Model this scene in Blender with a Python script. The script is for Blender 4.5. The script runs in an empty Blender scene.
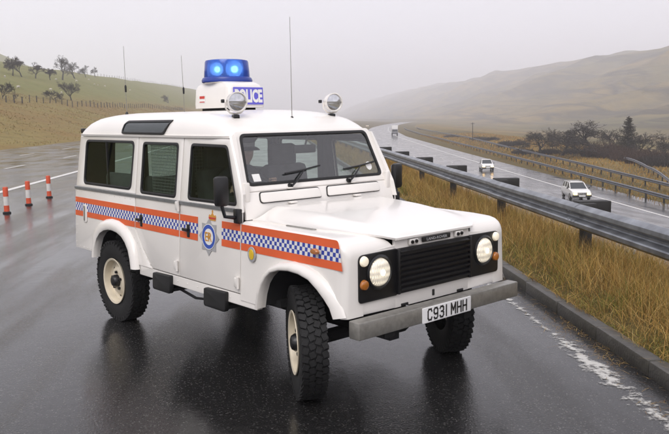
import bpy, bmesh, math, random
import numpy as np
from mathutils import Vector, Matrix, noise as mnoise

random.seed(7)
rng = np.random.default_rng(11)
R = math.radians
scene = bpy.context.scene
col = scene.collection

# ------------------------------------------------------------------ camera
CAM = Vector((-0.7414, -5.6261, 1.959))
YAW, PITCH, ROLL = R(85.546), R(-7.6257), R(-0.8938)
F_PX = 743.43


def cam_axes():
    f = Vector((math.cos(PITCH) * math.cos(YAW), math.cos(PITCH) * math.sin(YAW), math.sin(PITCH)))
    r = f.cross(Vector((0, 0, 1))).normalized()
    u = r.cross(f)
    c, s = math.cos(ROLL), math.sin(ROLL)
    return f, c * r + s * u, -s * r + c * u


AF, AR, AU = cam_axes()
cam_data = bpy.data.cameras.new('camera')
cam_data.sensor_width = 36.0
cam_data.lens = F_PX / 669.0 * 36.0
cam_data.clip_start = 0.05
cam_data.clip_end = 20000
cam = bpy.data.objects.new('camera', cam_data)
m = Matrix((AR, AU, -AF)).transposed().to_4x4()
m.translation = CAM
cam.matrix_world = m
col.objects.link(cam)
scene.camera = cam

# ------------------------------------------------------------------ sky, sun, exposure
SUN_EL, SUN_AZ = R(48), R(200)          # overcast day, brightest part of the cloud behind the camera
world = bpy.data.worlds.new('World')
scene.world = world
world.use_nodes = True
wn = world.node_tree
wn.nodes.clear()
w_out = wn.nodes.new('ShaderNodeOutputWorld')
w_bg = wn.nodes.new('ShaderNodeBackground')
w_sky = wn.nodes.new('ShaderNodeTexSky')
w_sky.sky_type = 'NISHITA'
w_sky.sun_disc = False
w_sky.sun_elevation = SUN_EL
w_sky.sun_rotation = SUN_AZ
w_sky.dust_density = 6.0
w_sky.air_density = 1.0
w_mix = wn.nodes.new('ShaderNodeMixRGB')      # an even cloud deck hides nearly all of the blue
w_mix.inputs[0].default_value = 0.88
w_mix.inputs[2].default_value = (8.7, 8.45, 9.1, 1)
wn.links.new(w_sky.outputs[0], w_mix.inputs[1])
wn.links.new(w_mix.outputs[0], w_bg.inputs[0])
w_bg.inputs[1].default_value = 0.10
wn.links.new(w_bg.outputs[0], w_out.inputs[0])

sun_data = bpy.data.lights.new('sun', 'SUN')
sun_data.energy = 1.3
sun_data.angle = R(35)
sun_data.color = (1.0, 0.975, 0.94)
sun = bpy.data.objects.new('sun', sun_data)
az = SUN_AZ
sdir = Vector((math.sin(az) * math.cos(SUN_EL), math.cos(az) * math.cos(SUN_EL), math.sin(SUN_EL)))
sun.rotation_euler = (-sdir).to_track_quat('-Z', 'Y').to_euler()
sun.location = (0, 0, 60)
col.objects.link(sun)

scene.view_settings.view_transform = 'Standard'
scene.view_settings.look = 'None'
scene.view_settings.exposure = 0.45
scene.view_settings.gamma = 1.0
scene.view_settings.use_curve_mapping = False
scene.cycles.use_denoising = True
scene.cycles.volume_bounces = 3
scene.cycles.max_bounces = 8
scene.cycles.transparent_max_bounces = 24
scene.cycles.caustics_reflective = False
scene.cycles.caustics_refractive = False


# ------------------------------------------------------------------ helpers: materials
def new_mat(name):
    mt = bpy.data.materials.new(name)
    mt.use_nodes = True
    nt = mt.node_tree
    bsdf = nt.nodes['Principled BSDF']
    return mt, nt, bsdf


def N(nt, kind, **kw):
    n = nt.nodes.new(kind)
    for k, v in kw.items():
        setattr(n, k, v)
    return n


def plain(name, colr, rough=0.5, metal=0.0, var=0.12, scale=6.0, bump=0.0, bscale=60.0, coat=0.0, emis=None, estr=0.0, spec=None):
    """Principled with a little mottling so that nothing is one flat tone."""
    mt, nt, b = new_mat(name)
    tc = N(nt, 'ShaderNodeTexCoord')
    nz = N(nt, 'ShaderNodeTexNoise')
    nz.inputs['Scale'].default_value = scale
    nz.inputs['Detail'].default_value = 6
    nt.links.new(tc.outputs['Object'], nz.inputs['Vector'])
    rp = N(nt, 'ShaderNodeValToRGB')
    c = Vector(colr)
    rp.color_ramp.elements[0].position = 0.3
    rp.color_ramp.elements[1].position = 0.7
    rp.color_ramp.elements[0].color = (*(c * (1 - var)), 1)
    rp.color_ramp.elements[1].color = (*[min(1, q) for q in c * (1 + var * 0.6)], 1)
    nt.links.new(nz.outputs['Fac'], rp.inputs[0])
    nt.links.new(rp.outputs[0], b.inputs['Base Color'])
    b.inputs['Roughness'].default_value = rough
    b.inputs['Metallic'].default_value = metal
    if spec is not None:
        b.inputs['Specular IOR Level'].default_value = spec
    if coat:
        b.inputs['Coat Weight'].default_value = coat
        b.inputs['Coat Roughness'].default_value = 0.12
    if bump:
        nb = N(nt, 'ShaderNodeTexNoise')
        nb.inputs['Scale'].default_value = bscale
        nb.inputs['Detail'].default_value = 4
        nt.links.new(tc.outputs['Object'], nb.inputs['Vector'])
        bp = N(nt, 'ShaderNodeBump')
        bp.inputs['Strength'].default_value = bump
        bp.inputs['Distance'].default_value = 0.01
        nt.links.new(nb.outputs['Fac'], bp.inputs['Height'])
        nt.links.new(bp.outputs[0], b.inputs['Normal'])
    if emis:
        b.inputs['Emission Color'].default_value = (*emis, 1)
        b.inputs['Emission Strength'].default_value = estr
    return mt


def glass(name, tint, gloss=0.04, fac=1.0):
    """Thin pane: straight-through tinted light plus a Fresnel reflection."""
    mt, nt, b = new_mat(name)
    nt.nodes.remove(b)
    out = nt.nodes['Material Output']
    tr = N(nt, 'ShaderNodeBsdfTransparent')
    tr.inputs[0].default_value = (*tint, 1)
    gl = N(nt, 'ShaderNodeBsdfGlossy')
    gl.inputs['Roughness'].default_value = gloss
    fr = N(nt, 'ShaderNodeFresnel')
    fr.inputs[0].default_value = 1.5
    geo = N(nt, 'ShaderNodeNewGeometry')      # the reflection of both faces is given once, at the outer one
    inv = N(nt, 'ShaderNodeMath', operation='SUBTRACT'); inv.inputs[0].default_value = 1.9 * fac
    dbl = N(nt, 'ShaderNodeMath', operation='MULTIPLY'); dbl.inputs[1].default_value = 1.9 * fac
    nt.links.new(geo.outputs['Backfacing'], dbl.inputs[0]); nt.links.new(dbl.outputs[0], inv.inputs[1])
    k_ = N(nt, 'ShaderNodeMath', operation='MULTIPLY'); k_.use_clamp = True
    nt.links.new(fr.outputs[0], k_.inputs[0]); nt.links.new(inv.outputs[0], k_.inputs[1])
    mx = N(nt, 'ShaderNodeMixShader')
    nt.links.new(k_.outputs[0], mx.inputs[0])
    nt.links.new(tr.outputs[0], mx.inputs[1])
    nt.links.new(gl.outputs[0], mx.inputs[2])
    nt.links.new(mx.outputs[0], out.inputs[0])
    return mt


# ------------------------------------------------------------------ helpers: geometry
def tag(o, label=None, cat=None, group=None, kind=None):
    if label:
        o['label'] = label
    if cat:
        o['category'] = cat
    if group:
        o['group'] = group
    if kind:
        o['kind'] = kind
    return o


def empty(name, loc=(0, 0, 0), rz=0.0, parent=None):
    o = bpy.data.objects.new(name, None)
    o.empty_display_size = 0.2
    o.location = loc
    o.rotation_euler = (0, 0, rz)
    col.objects.link(o)
    if parent:
        o.parent = parent
    return o


def link(name, me, mats, parent=None, loc=None, rot=None):
    if mats is not None:
        for mm in (mats if isinstance(mats, (list, tuple)) else [mats]):
            me.materials.append(mm)
    o = bpy.data.objects.new(name, me)
    col.objects.link(o)
    if parent:
        o.parent = parent
    if loc:
        o.location = loc
    if rot:
        o.rotation_euler = rot
    return o


def smooth(me, ang=35):
    me.polygons.foreach_set('use_smooth', [True] * len(me.polygons))
    try:
        me.set_sharp_from_angle(angle=R(ang))
    except Exception:
        pass
    me.update()


class MB:
    """Collects geometry; build() links it as one mesh object."""

    def __init__(self):
        self.v, self.f = [], []

    def add(self, vs, fs):
        n = len(self.v)
        self.v += [tuple(p) for p in vs]
        self.f += [tuple(i + n for i in q) for q in fs]
        return self

    def box(self, c, s, rot=None, bev=0.0):
        c = Vector(c)
        hx, hy, hz = s[0] / 2, s[1] / 2, s[2] / 2
        if bev <= 0:
            vs = [Vector((x, y, z)) for x in (-hx, hx) for y in (-hy, hy) for z in (-hz, hz)]
            fs = [(0, 1, 3, 2), (4, 6, 7, 5), (0, 4, 5, 1), (2, 3, 7, 6), (0, 2, 6, 4), (1, 5, 7, 3)]
        else:
            bm = bmesh.new()
            bmesh.ops.create_cube(bm, size=1)
            bmesh.ops.scale(bm, vec=s, verts=bm.verts)
            bmesh.ops.bevel(bm, geom=bm.edges[:], offset=min(bev, min(s) * 0.45), segments=2, affect='EDGES', profile=0.5)
            bm.verts.index_update()
            vs = [v.co.copy() for v in bm.verts]
            fs = [[v.index for v in fc.verts] for fc in bm.faces]
            bm.free()
        if rot is not None:
            vs = [rot @ v for v in vs]
        return self.add([v + c for v in vs], fs)

    def tube(self, pts, rad, n=8, cap=True, up=None):
        pts = [Vector(p) for p in pts]
        rad = rad if isinstance(rad, (list, tuple)) else [rad] * len(pts)
        vs, fs = [], []
        prev = None
        for i, p in enumerate(pts):
            t = (pts[min(i + 1, len(pts) - 1)] - pts[max(i - 1, 0)]).normalized()
            if prev is None:
                a = t.orthogonal().normalized()
            else:
                a = (prev - t * prev.dot(t))
                a = a.normalized() if a.length > 1e-6 else t.orthogonal().normalized()
            prev = a
            b = t.cross(a)
            for k in range(n):
                q = 2 * math.pi * k / n
                vs.append(p + (a * math.cos(q) + b * math.sin(q)) * rad[i])
        for i in range(len(pts) - 1):
            for k in range(n):
                fs.append((i * n + k, i * n + (k + 1) % n, (i + 1) * n + (k + 1) % n, (i + 1) * n + k))
        if cap:
            fs.append(tuple(range(n))[::-1])
            fs.append(tuple((len(pts) - 1) * n + k for k in range(n)))
        return self.add(vs, fs)

    def lathe(self, prof, n=32, axis='Z', c=(0, 0, 0), mat=None):
        """prof: (radius, height) pairs round the axis."""
        vs, fs = [], []
        for r_, h in prof:
            for k in range(n):
                q = 2 * math.pi * k / n
                p = Vector((r_ * math.cos(q), r_ * math.sin(q), h))
                if axis == 'X':
                    p = Vector((p.z, p.x, p.y))
                elif axis == 'Y':
                    p = Vector((p.x, p.z, p.y))
                if mat is not None:
                    p = mat @ p
                vs.append(p + Vector(c))
        for i in range(len(prof) - 1):
            for k in range(n):
                fs.append((i * n + k, i * n + (k + 1) % n, (i + 1) * n + (k + 1) % n, (i + 1) * n + k))
        return self.add(vs, fs)

    def grid(self, rows, closed=False):
        nr, nc = len(rows), len(rows[0])
        vs = [p for r_ in rows for p in r_]
        fs = []
        for i in range(nr - 1):
            for j in range(nc - 1 if not closed else nc):
                k = (j + 1) % nc
                fs.append((i * nc + j, i * nc + k, (i + 1) * nc + k, (i + 1) * nc + j))
        return self.add(vs, fs)

    def mesh(self, name, ang=35, recalc=True):
        me = bpy.data.meshes.new(name)
        me.from_pydata(self.v, [], self.f)
        if recalc:
            bm = bmesh.new()
            bm.from_mesh(me)
            bmesh.ops.remove_doubles(bm, verts=bm.verts, dist=1e-5)
            bmesh.ops.recalc_face_normals(bm, faces=bm.faces)
            bm.to_mesh(me)
            bm.free()
        smooth(me, ang)
        return me

    def build(self, name, mats, parent=None, ang=35, recalc=True, loc=None, rot=None):
        return link(name, self.mesh(name, ang, recalc), mats, parent, loc, rot)


def solidify(o, t, off=-1.0, ang=45):
    md = o.modifiers.new('solidify', 'SOLIDIFY')
    md.thickness = t
    md.offset = off
    bpy.context.view_layer.update()
    me = bpy.data.meshes.new_from_object(o.evaluated_get(bpy.context.evaluated_depsgraph_get()))
    o.modifiers.clear()
    old = o.data
    nm = old.name
    o.data = me
    bpy.data.meshes.remove(old)
    me.name = nm
    smooth(me, ang)          # edges of the sheet stay crisp
    return o


def rpoly(pts, seg=5):
    """Polygon with rounded corners; pts: (x, z, radius)."""
    out = []
    n = len(pts)
    for i in range(n):
        p = Vector(pts[i][:2])
        rad = pts[i][2] if len(pts[i]) > 2 else 0.0
        a, b = Vector(pts[i - 1][:2]), Vector(pts[(i + 1) % n][:2])
        if rad <= 0:
            out.append((p.x, p.y))
            continue
        d1, d2 = (a - p), (b - p)
        rad1 = min(rad, d1.length * 0.45, d2.length * 0.45)
        q1, q2 = p + d1.normalized() * rad1, p + d2.normalized() * rad1
        for k in range(seg + 1):
            t = k / seg
            w = q1 * (1 - t) ** 2 + p * 2 * t * (1 - t) + q2 * t * t
            out.append((w.x, w.y))
    return out


def flat_mesh(outer, holes, t, b):
    cu = bpy.data.curves.new('tmp', 'CURVE')
    cu.dimensions = '2D'
    cu.fill_mode = 'BOTH'
    cu.extrude = max(t / 2 - b, 0)
    cu.bevel_depth = b
    cu.bevel_resolution = 1
    cu.offset = -b
    for loop in [outer] + list(holes):
        sp = cu.splines.new('POLY')
        sp.points.add(len(loop) - 1)
        for i, p in enumerate(loop):
            sp.points[i].co = (p[0], p[1], 0, 1)
        sp.use_cyclic_u = True
    ob = bpy.data.objects.new('tmp', cu)
    me = bpy.data.meshes.new_from_object(ob)
    bpy.data.objects.remove(ob)
    bpy.data.curves.remove(cu)
    return me


def panel(name, outer, mapf, mats, parent, holes=(), t=0.02, b=0.004, cuts=(), xcuts=(), ang=35):
    """A sheet cut to an outline (with holes), t thick, its edge rounded by b; mapf(x, z, w) bends it; w runs from 0 (outside) to -t."""
    me = flat_mesh(outer, holes, t, b)
    bm = bmesh.new()
    bm.from_mesh(me)
    bpy.data.meshes.remove(me)
    bmesh.ops.remove_doubles(bm, verts=bm.verts, dist=1e-5)
    for z in cuts:
        bmesh.ops.bisect_plane(bm, geom=bm.verts[:] + bm.edges[:] + bm.faces[:], plane_co=(0, z, 0), plane_no=(0, 1, 0), dist=1e-5)
    for x in xcuts:
        bmesh.ops.bisect_plane(bm, geom=bm.verts[:] + bm.edges[:] + bm.faces[:], plane_co=(x, 0, 0), plane_no=(1, 0, 0), dist=1e-5)
    two = isinstance(mats, (list, tuple)) and len(mats) > 1
    bm.normal_update()
    for fc in bm.faces:
        fc.material_index = 1 if (two and fc.normal.z < -0.5) else 0
    for v in bm.verts:
        x, z, w = v.co.x, v.co.y, v.co.z - t / 2
        v.co = Vector(mapf(x, z, w))
    bmesh.ops.recalc_face_normals(bm, faces=bm.faces)
    me = bpy.data.meshes.new(name)
    bm.to_mesh(me)
    bm.free()
    smooth(me, ang)
    return link(name, me, mats, parent)


def text_mesh(name, s, fit_w, fit_h, bold=0.0, depth=0.002):
    cu = bpy.data.curves.new('txt', 'FONT')
    cu.body = s
    cu.extrude = depth / 2
    cu.offset = bold
    cu.resolution_u = 3
    ob = bpy.data.objects.new('txt', cu)
    col.objects.link(ob)
    bpy.context.view_layer.update()
    me = bpy.data.meshes.new_from_object(ob.evaluated_get(bpy.context.evaluated_depsgraph_get()))
    bpy.data.objects.remove(ob)
    bpy.data.curves.remove(cu)
    me.name = name
    co = np.empty(len(me.vertices) * 3)
    me.vertices.foreach_get('co', co)
    co = co.reshape(-1, 3)
    lo, hi = co.min(0), co.max(0)
    co[:, 0] = (co[:, 0] - (lo[0] + hi[0]) / 2) / (hi[0] - lo[0]) * fit_w
    co[:, 1] = (co[:, 1] - (lo[1] + hi[1]) / 2) / (hi[1] - lo[1]) * fit_h
    me.vertices.foreach_set('co', co.ravel())
    me.update()
    return me


def copy_tree(o, parent=None):
    kids = list(o.children)
    c = o.copy()
    col.objects.link(c)
    if parent:
        c.parent = parent
    for ch in kids:
        copy_tree(ch, c)
    return c


def vnoise(x, y, seed=0):
    """Smooth value noise on numpy arrays, -1..1."""
    x = np.asarray(x, float)
    y = np.asarray(y, float)
    xi, yi = np.floor(x).astype(np.int64), np.floor(y).astype(np.int64)
    fx, fy = x - xi, y - yi
    fx, fy = fx * fx * (3 - 2 * fx), fy * fy * (3 - 2 * fy)

    def h(a, b):
        n = (a * 374761393 + b * 668265263 + seed * 974711) & 0xFFFFFFFF
        n = ((n ^ (n >> 13)) * 1274126177) & 0xFFFFFFFF
        return ((n ^ (n >> 16)) & 0xFFFF) / 32767.5 - 1
    return (h(xi, yi) * (1 - fx) + h(xi + 1, yi) * fx) * (1 - fy) + (h(xi, yi + 1) * (1 - fx) + h(xi + 1, yi + 1) * fx) * fy


def fbm(x, y, oct=4, seed=0):
    s, a = 0, 1
    for k in range(oct):
        s = s + a * vnoise(x * 2 ** k, y * 2 ** k, seed + k)
        a *= 0.5
    return s


# ------------------------------------------------------------------ the lie of the land
# X runs across the road (positive to the photograph's right), Y along it; the parked car stands at the origin, z = 0
LR_Y = [-200, 0, 40, 62, 87, 132, 201, 250, 361, 470, 620, 900, 1400]
LINE_X = [22.6, 23.7, 24.9, 26.1, 27.8, 31.1, 36.9, 41.2, 55.0, 72, 101, 165, 165]      # edge line of the lower carriageway
B2_X = [18.5, 24.0, 27.3, 29.9, 32.9, 37.8, 45.2, 50.2, 64.0, 81, 111, 176, 176]         # safety barrier at its far edge
B3_X = [22.0, 26.5, 30.4, 33.6, 37.4, 43.4, 53.6, 58.5, 71.0, 88, 118, 184, 184]
LOW = -4.9


def line_x(y): return np.interp(y, LR_Y, LINE_X)
def b2_x(y): return np.interp(y, LR_Y, B2_X)
def b3_x(y): return np.interp(y, LR_Y, B3_X)
def lower_left(y): return line_x(y) - 10.9


def ground_z(x, y):
    """Height of the whole ground sheet."""
    x = np.asarray(x, float)
    y = np.asarray(y, float)
    # left bank, field and ridge
    L = -x - 20.6
    sc = np.clip((16 + 0.022 * y) / 20, 0.7, 1.8) * np.interp(y, [-20, 20, 50], [.06, .25, 1])  # unseen stretch of bank lowered so the side windows reflect field and sky
    zl = np.interp(L, [0, 3, 9, 20, 45, 70, 88, 130, 300, 700], [0, .35, 1.9, 5.6, 14.0, 20.3, 21.4, 17, 6, 0]) * sc
    zl = zl + 78 * np.exp(-(((x + 330) / 110) ** 2 + ((y - 720) / 170) ** 2))
    zl = zl + (fbm(x / 14, y / 14, 4, 3) * 0.32 + fbm(x / 2.2, y / 2.2, 2, 9) * 0.10) * np.clip(L / 6, 0, 1)
    # road platform
    zm = np.full_like(x, -0.03)
    # embankment down to the lower carriageway
    le = lower_left(y)
    t = np.clip((x - 3.7) / np.maximum(le - 2.0 - 3.7, 1), 0, 1)
    ze = 0.06 + (LOW - 0.03 - 0.06) * t
    # land beyond the lower road
    d = x - (b3_x(y) + 0.8)
    zr = LOW - 0.03 + np.interp(d, [0, 3, 8, 14, 30, 60, 110], [0, .35, .55, .3, -1.0, -2.5, -4]) + np.interp(x, [170, 230, 330, 560, 680, 800, 1000], [0, 5, 32, 108, 127, 130, 132])
    zr = zr + (fbm(x / 160, y / 160, 4, 21) * 11 + (np.abs(fbm((x * .55 + .8 * y) / 75, (y - 0.4 * x) / 420, 3, 33)) - .5) * -13) * np.clip((x - 190) / 220, 0, 1)
    zr = zr + fbm(x / 5, y / 5, 3, 5) * 0.10 * np.clip(d / 3, 0, 1)
    z = np.where(x < -20.6, zl, zm)
    z = np.where(x > 2.1, np.where(x > 3.7, ze, 0.09), z)
    z = np.where(x > b3_x(y) + 0.8, zr, z)
    return z


def gz(x, y):
    return float(ground_z(np.array([x]), np.array([y]))[0])


def ray_dir(u, v):
    return (AF + AR * ((u - 334.5) / F_PX) - AU * ((v - 217) / F_PX))


def hit(u, v, t0=10, t1=1500, step=0.5):
    """Where a line of sight meets the ground: used once to read where far things stand."""
    d = ray_dir(u, v)
    ts = np.arange(t0, t1, step)
    X, Y, Z = CAM.x + d.x * ts, CAM.y + d.y * ts, CAM.z + d.z * ts
    below = Z < ground_z(X, Y)
    i = int(np.argmax(below)) if below.any() else len(ts) - 1
    return Vector((X[i], Y[i], gz(X[i], Y[i]))), float(ts[i])

# ------------------------------------------------------------------ ground materials
def asphalt_mat(name, base=0.034, film=0.9, far=False):
    mt, nt, b = new_mat(name)
    geo = N(nt, 'ShaderNodeNewGeometry')
    L = nt.links.new
    pos = geo.outputs['Position']
    big = N(nt, 'ShaderNodeTexNoise'); big.inputs['Scale'].default_value = 0.55; big.inputs['Detail'].default_value = 5
    L(pos, big.inputs['Vector'])
    # worn patches stretched along the traffic
    mp = N(nt, 'ShaderNodeMapping'); mp.inputs['Scale'].default_value = (1.6, 0.22, 1)
    L(pos, mp.inputs['Vector'])
    st = N(nt, 'ShaderNodeTexNoise'); st.inputs['Scale'].default_value = 0.9; st.inputs['Detail'].default_value = 4
    L(mp.outputs[0], st.inputs['Vector'])
    fine = N(nt, 'ShaderNodeTexVoronoi'); fine.inputs['Scale'].default_value = 120
    L(pos, fine.inputs['Vector'])
    # stone chips: each cell its own tone, few of them pale
    chip = N(nt, 'ShaderNodeSeparateColor'); L(fine.outputs['Color'], chip.inputs[0])
    cr = N(nt, 'ShaderNodeValToRGB')
    e = cr.color_ramp.elements
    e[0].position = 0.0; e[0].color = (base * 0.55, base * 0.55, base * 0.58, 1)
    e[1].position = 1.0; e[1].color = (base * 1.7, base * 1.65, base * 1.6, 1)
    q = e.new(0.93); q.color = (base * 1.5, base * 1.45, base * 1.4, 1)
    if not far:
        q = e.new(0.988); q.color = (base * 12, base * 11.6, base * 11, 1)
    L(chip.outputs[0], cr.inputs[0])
    tone = N(nt, 'ShaderNodeMapRange'); tone.inputs['From Min'].default_value = 0.3; tone.inputs['From Max'].default_value = 0.7
    tone.inputs['To Min'].default_value = 0.65; tone.inputs['To Max'].default_value = 1.35
    L(st.outputs['Fac'], tone.inputs['Value'])
    mul = N(nt, 'ShaderNodeVectorMath', operation='SCALE')
    L(cr.outputs[0], mul.inputs[0]); L(tone.outputs[0], mul.inputs['Scale'])
    L(mul.outputs[0], b.inputs['Base Color'])
    b.inputs['Roughness'].default_value = 0.62
    b.inputs['Coat Weight'].default_value = film
    b.inputs['Coat IOR'].default_value = 1.36
    b.inputs['Specular IOR Level'].default_value = 0.12
    rr = N(nt, 'ShaderNodeMapRange'); rr.inputs['From Min'].default_value = 0.36; rr.inputs['From Max'].default_value = 0.66
    rr.inputs['To Min'].default_value = 0.05; rr.inputs['To Max'].default_value = 0.20
    L(big.outputs['Fac'], rr.inputs['Value']); L(rr.outputs[0], b.inputs['Coat Roughness'])
    # relief: stones stand out, water lies between them
    nb = N(nt, 'ShaderNodeTexNoise'); nb.inputs['Scale'].default_value = 70; nb.inputs['Detail'].default_value = 3
    L(pos, nb.inputs['Vector'])
    bp = N(nt, 'ShaderNodeBump'); bp.inputs['Strength'].default_value = 0.45; bp.inputs['Distance'].default_value = 0.006
    L(nb.outputs['Fac'], bp.inputs['Height']); L(bp.outputs[0], b.inputs['Normal'])
    nw = N(nt, 'ShaderNodeTexNoise'); nw.inputs['Scale'].default_value = 9; nw.inputs['Detail'].default_value = 6
    L(pos, nw.inputs['Vector'])
    bc = N(nt, 'ShaderNodeBump'); bc.inputs['Strength'].default_value = 0.12; bc.inputs['Distance'].default_value = 0.012
    L(nw.outputs['Fac'], bc.inputs['Height'])
    bc2 = N(nt, 'ShaderNodeBump'); bc2.inputs['Distance'].default_value = 0.004
    rough_patch = N(nt, 'ShaderNodeMapRange'); rough_patch.inputs['From Min'].default_value = 0.45; rough_patch.inputs['From Max'].default_value = 0.62
    rough_patch.inputs['To Min'].default_value = 0.16; rough_patch.inputs['To Max'].default_value = 1.0
    L(st.outputs['Fac'], rough_patch.inputs['Value']); L(rough_patch.outputs[0], bc2.inputs['Strength'])
    L(nb.outputs['Fac'], bc2.inputs['Height']); L(bc.outputs[0], bc2.inputs['Normal'])
    L(bc2.outputs[0], b.inputs['Coat Normal'])
    return mt


def blend_mat(name, c1, c2, c3, s1, s2, rough=0.9, bump=0.5, dist=0.2, stretch=(1, 1, 1), band=None):
    """Vegetated ground: three tones mixed by noise at two scales; band = (x0, x1, colour a, colour b) turns one cover into another across the slope."""
    mt, nt, b = new_mat(name)
    L = nt.links.new
    geo = N(nt, 'ShaderNodeNewGeometry')
    mp = N(nt, 'ShaderNodeMapping'); mp.inputs['Scale'].default_value = stretch
    L(geo.outputs['Position'], mp.inputs['Vector'])
    n1 = N(nt, 'ShaderNodeTexNoise'); n1.inputs['Scale'].default_value = s1; n1.inputs['Detail'].default_value = 6
    n2 = N(nt, 'ShaderNodeTexNoise'); n2.inputs['Scale'].default_value = s2; n2.inputs['Detail'].default_value = 8; n2.inputs['Roughness'].default_value = 0.7
    L(mp.outputs[0], n1.inputs['Vector']); L(mp.outputs[0], n2.inputs['Vector'])
    r1 = N(nt, 'ShaderNodeValToRGB'); r1.color_ramp.elements[0].position = 0.38; r1.color_ramp.elements[1].position = 0.62
    r1.color_ramp.elements[0].color = (*c1, 1); r1.color_ramp.elements[1].color = (*c2, 1)
    L(n1.outputs['Fac'], r1.inputs[0])
    last = r1.outputs[0]
    if band:
        sx = N(nt, 'ShaderNodeSeparateXYZ'); L(geo.outputs['Position'], sx.inputs[0])
        wob = N(nt, 'ShaderNodeMath', operation='MULTIPLY_ADD'); wob.inputs[1].default_value = 9; L(n1.outputs['Fac'], wob.inputs[0]); L(sx.outputs[0], wob.inputs[2])
        rg = N(nt, 'ShaderNodeMapRange'); rg.inputs['From Min'].default_value = band[0]; rg.inputs['From Max'].default_value = band[1]
        L(wob.outputs[0], rg.inputs['Value'])
        rb = N(nt, 'ShaderNodeValToRGB'); rb.color_ramp.elements[0].position = 0.35; rb.color_ramp.elements[1].position = 0.65
        rb.color_ramp.elements[0].color = (*band[2], 1); rb.color_ramp.elements[1].color = (*band[3], 1)
        L(n1.outputs['Fac'], rb.inputs[0])
        mb = N(nt, 'ShaderNodeMixRGB'); L(rg.outputs[0], mb.inputs[0]); L(last, mb.inputs[1]); L(rb.outputs[0], mb.inputs[2])
        last = mb.outputs[0]
    r2 = N(nt, 'ShaderNodeMapRange'); r2.inputs['From Min'].default_value = 0.45; r2.inputs['From Max'].default_value = 0.7
    L(n2.outputs['Fac'], r2.inputs['Value'])
    mx = N(nt, 'ShaderNodeMixRGB'); L(r2.outputs[0], mx.inputs[0]); L(last, mx.inputs[1]); mx.inputs[2].default_value = (*c3, 1)
    L(mx.outputs[0], b.inputs['Base Color'])
    b.inputs['Roughness'].default_value = rough
    b.inputs['Specular IOR Level'].default_value = 0.15
    bp = N(nt, 'ShaderNodeBump'); bp.inputs['Strength'].default_value = bump; bp.inputs['Distance'].default_value = dist
    L(n2.outputs['Fac'], bp.inputs['Height']); L(bp.outputs[0], b.inputs['Normal'])
    return mt


def worn_paint(name, worn=0.5, colr=(0.62, 0.61, 0.58), scale=7.0, mid=None, broad=0.9):
    mt, nt, b = new_mat(name)
    L = nt.links.new
    geo = N(nt, 'ShaderNodeNewGeometry')
    n1 = N(nt, 'ShaderNodeTexNoise'); n1.inputs['Scale'].default_value = scale; n1.inputs['Detail'].default_value = 8; n1.inputs['Roughness'].default_value = 0.65
    n2 = N(nt, 'ShaderNodeTexNoise'); n2.inputs['Scale'].default_value = 0.9; n2.inputs['Detail'].default_value = 3
    L(geo.outputs['Position'], n1.inputs['Vector']); L(geo.outputs['Position'], n2.inputs['Vector'])
    ad = N(nt, 'ShaderNodeMath', operation='MULTIPLY_ADD'); ad.inputs[1].default_value = broad
    L(n2.outputs['Fac'], ad.inputs[0]); L(n1.outputs['Fac'], ad.inputs[2])
    th = N(nt, 'ShaderNodeMapRange'); th.inputs['From Min'].default_value = 0.55 + 0.4 * worn; th.inputs['From Max'].default_value = (0.62 if mid is None else 0.70) + 0.4 * worn
    last = ad.outputs[0]
    if mid is not None:            # traffic has eaten the paint away from both edges
        sx = N(nt, 'ShaderNodeSeparateXYZ'); L(geo.outputs['Position'], sx.inputs[0])
        d1 = N(nt, 'ShaderNodeMath', operation='SUBTRACT'); d1.inputs[1].default_value = mid; L(sx.outputs[0], d1.inputs[0])
        d2 = N(nt, 'ShaderNodeMath', operation='ABSOLUTE'); L(d1.outputs[0], d2.inputs[0])
        d3 = N(nt, 'ShaderNodeMath', operation='MULTIPLY_ADD'); d3.inputs[1].default_value = -2.2; L(d2.outputs[0], d3.inputs[0]); L(last, d3.inputs[2])
        last = d3.outputs[0]
    L(last, th.inputs['Value'])
    b.inputs['Base Color'].default_value = (*colr, 1)
    b.inputs['Roughness'].default_value = 0.35
    L(th.outputs[0], b.inputs['Alpha'])
    return mt


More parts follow.
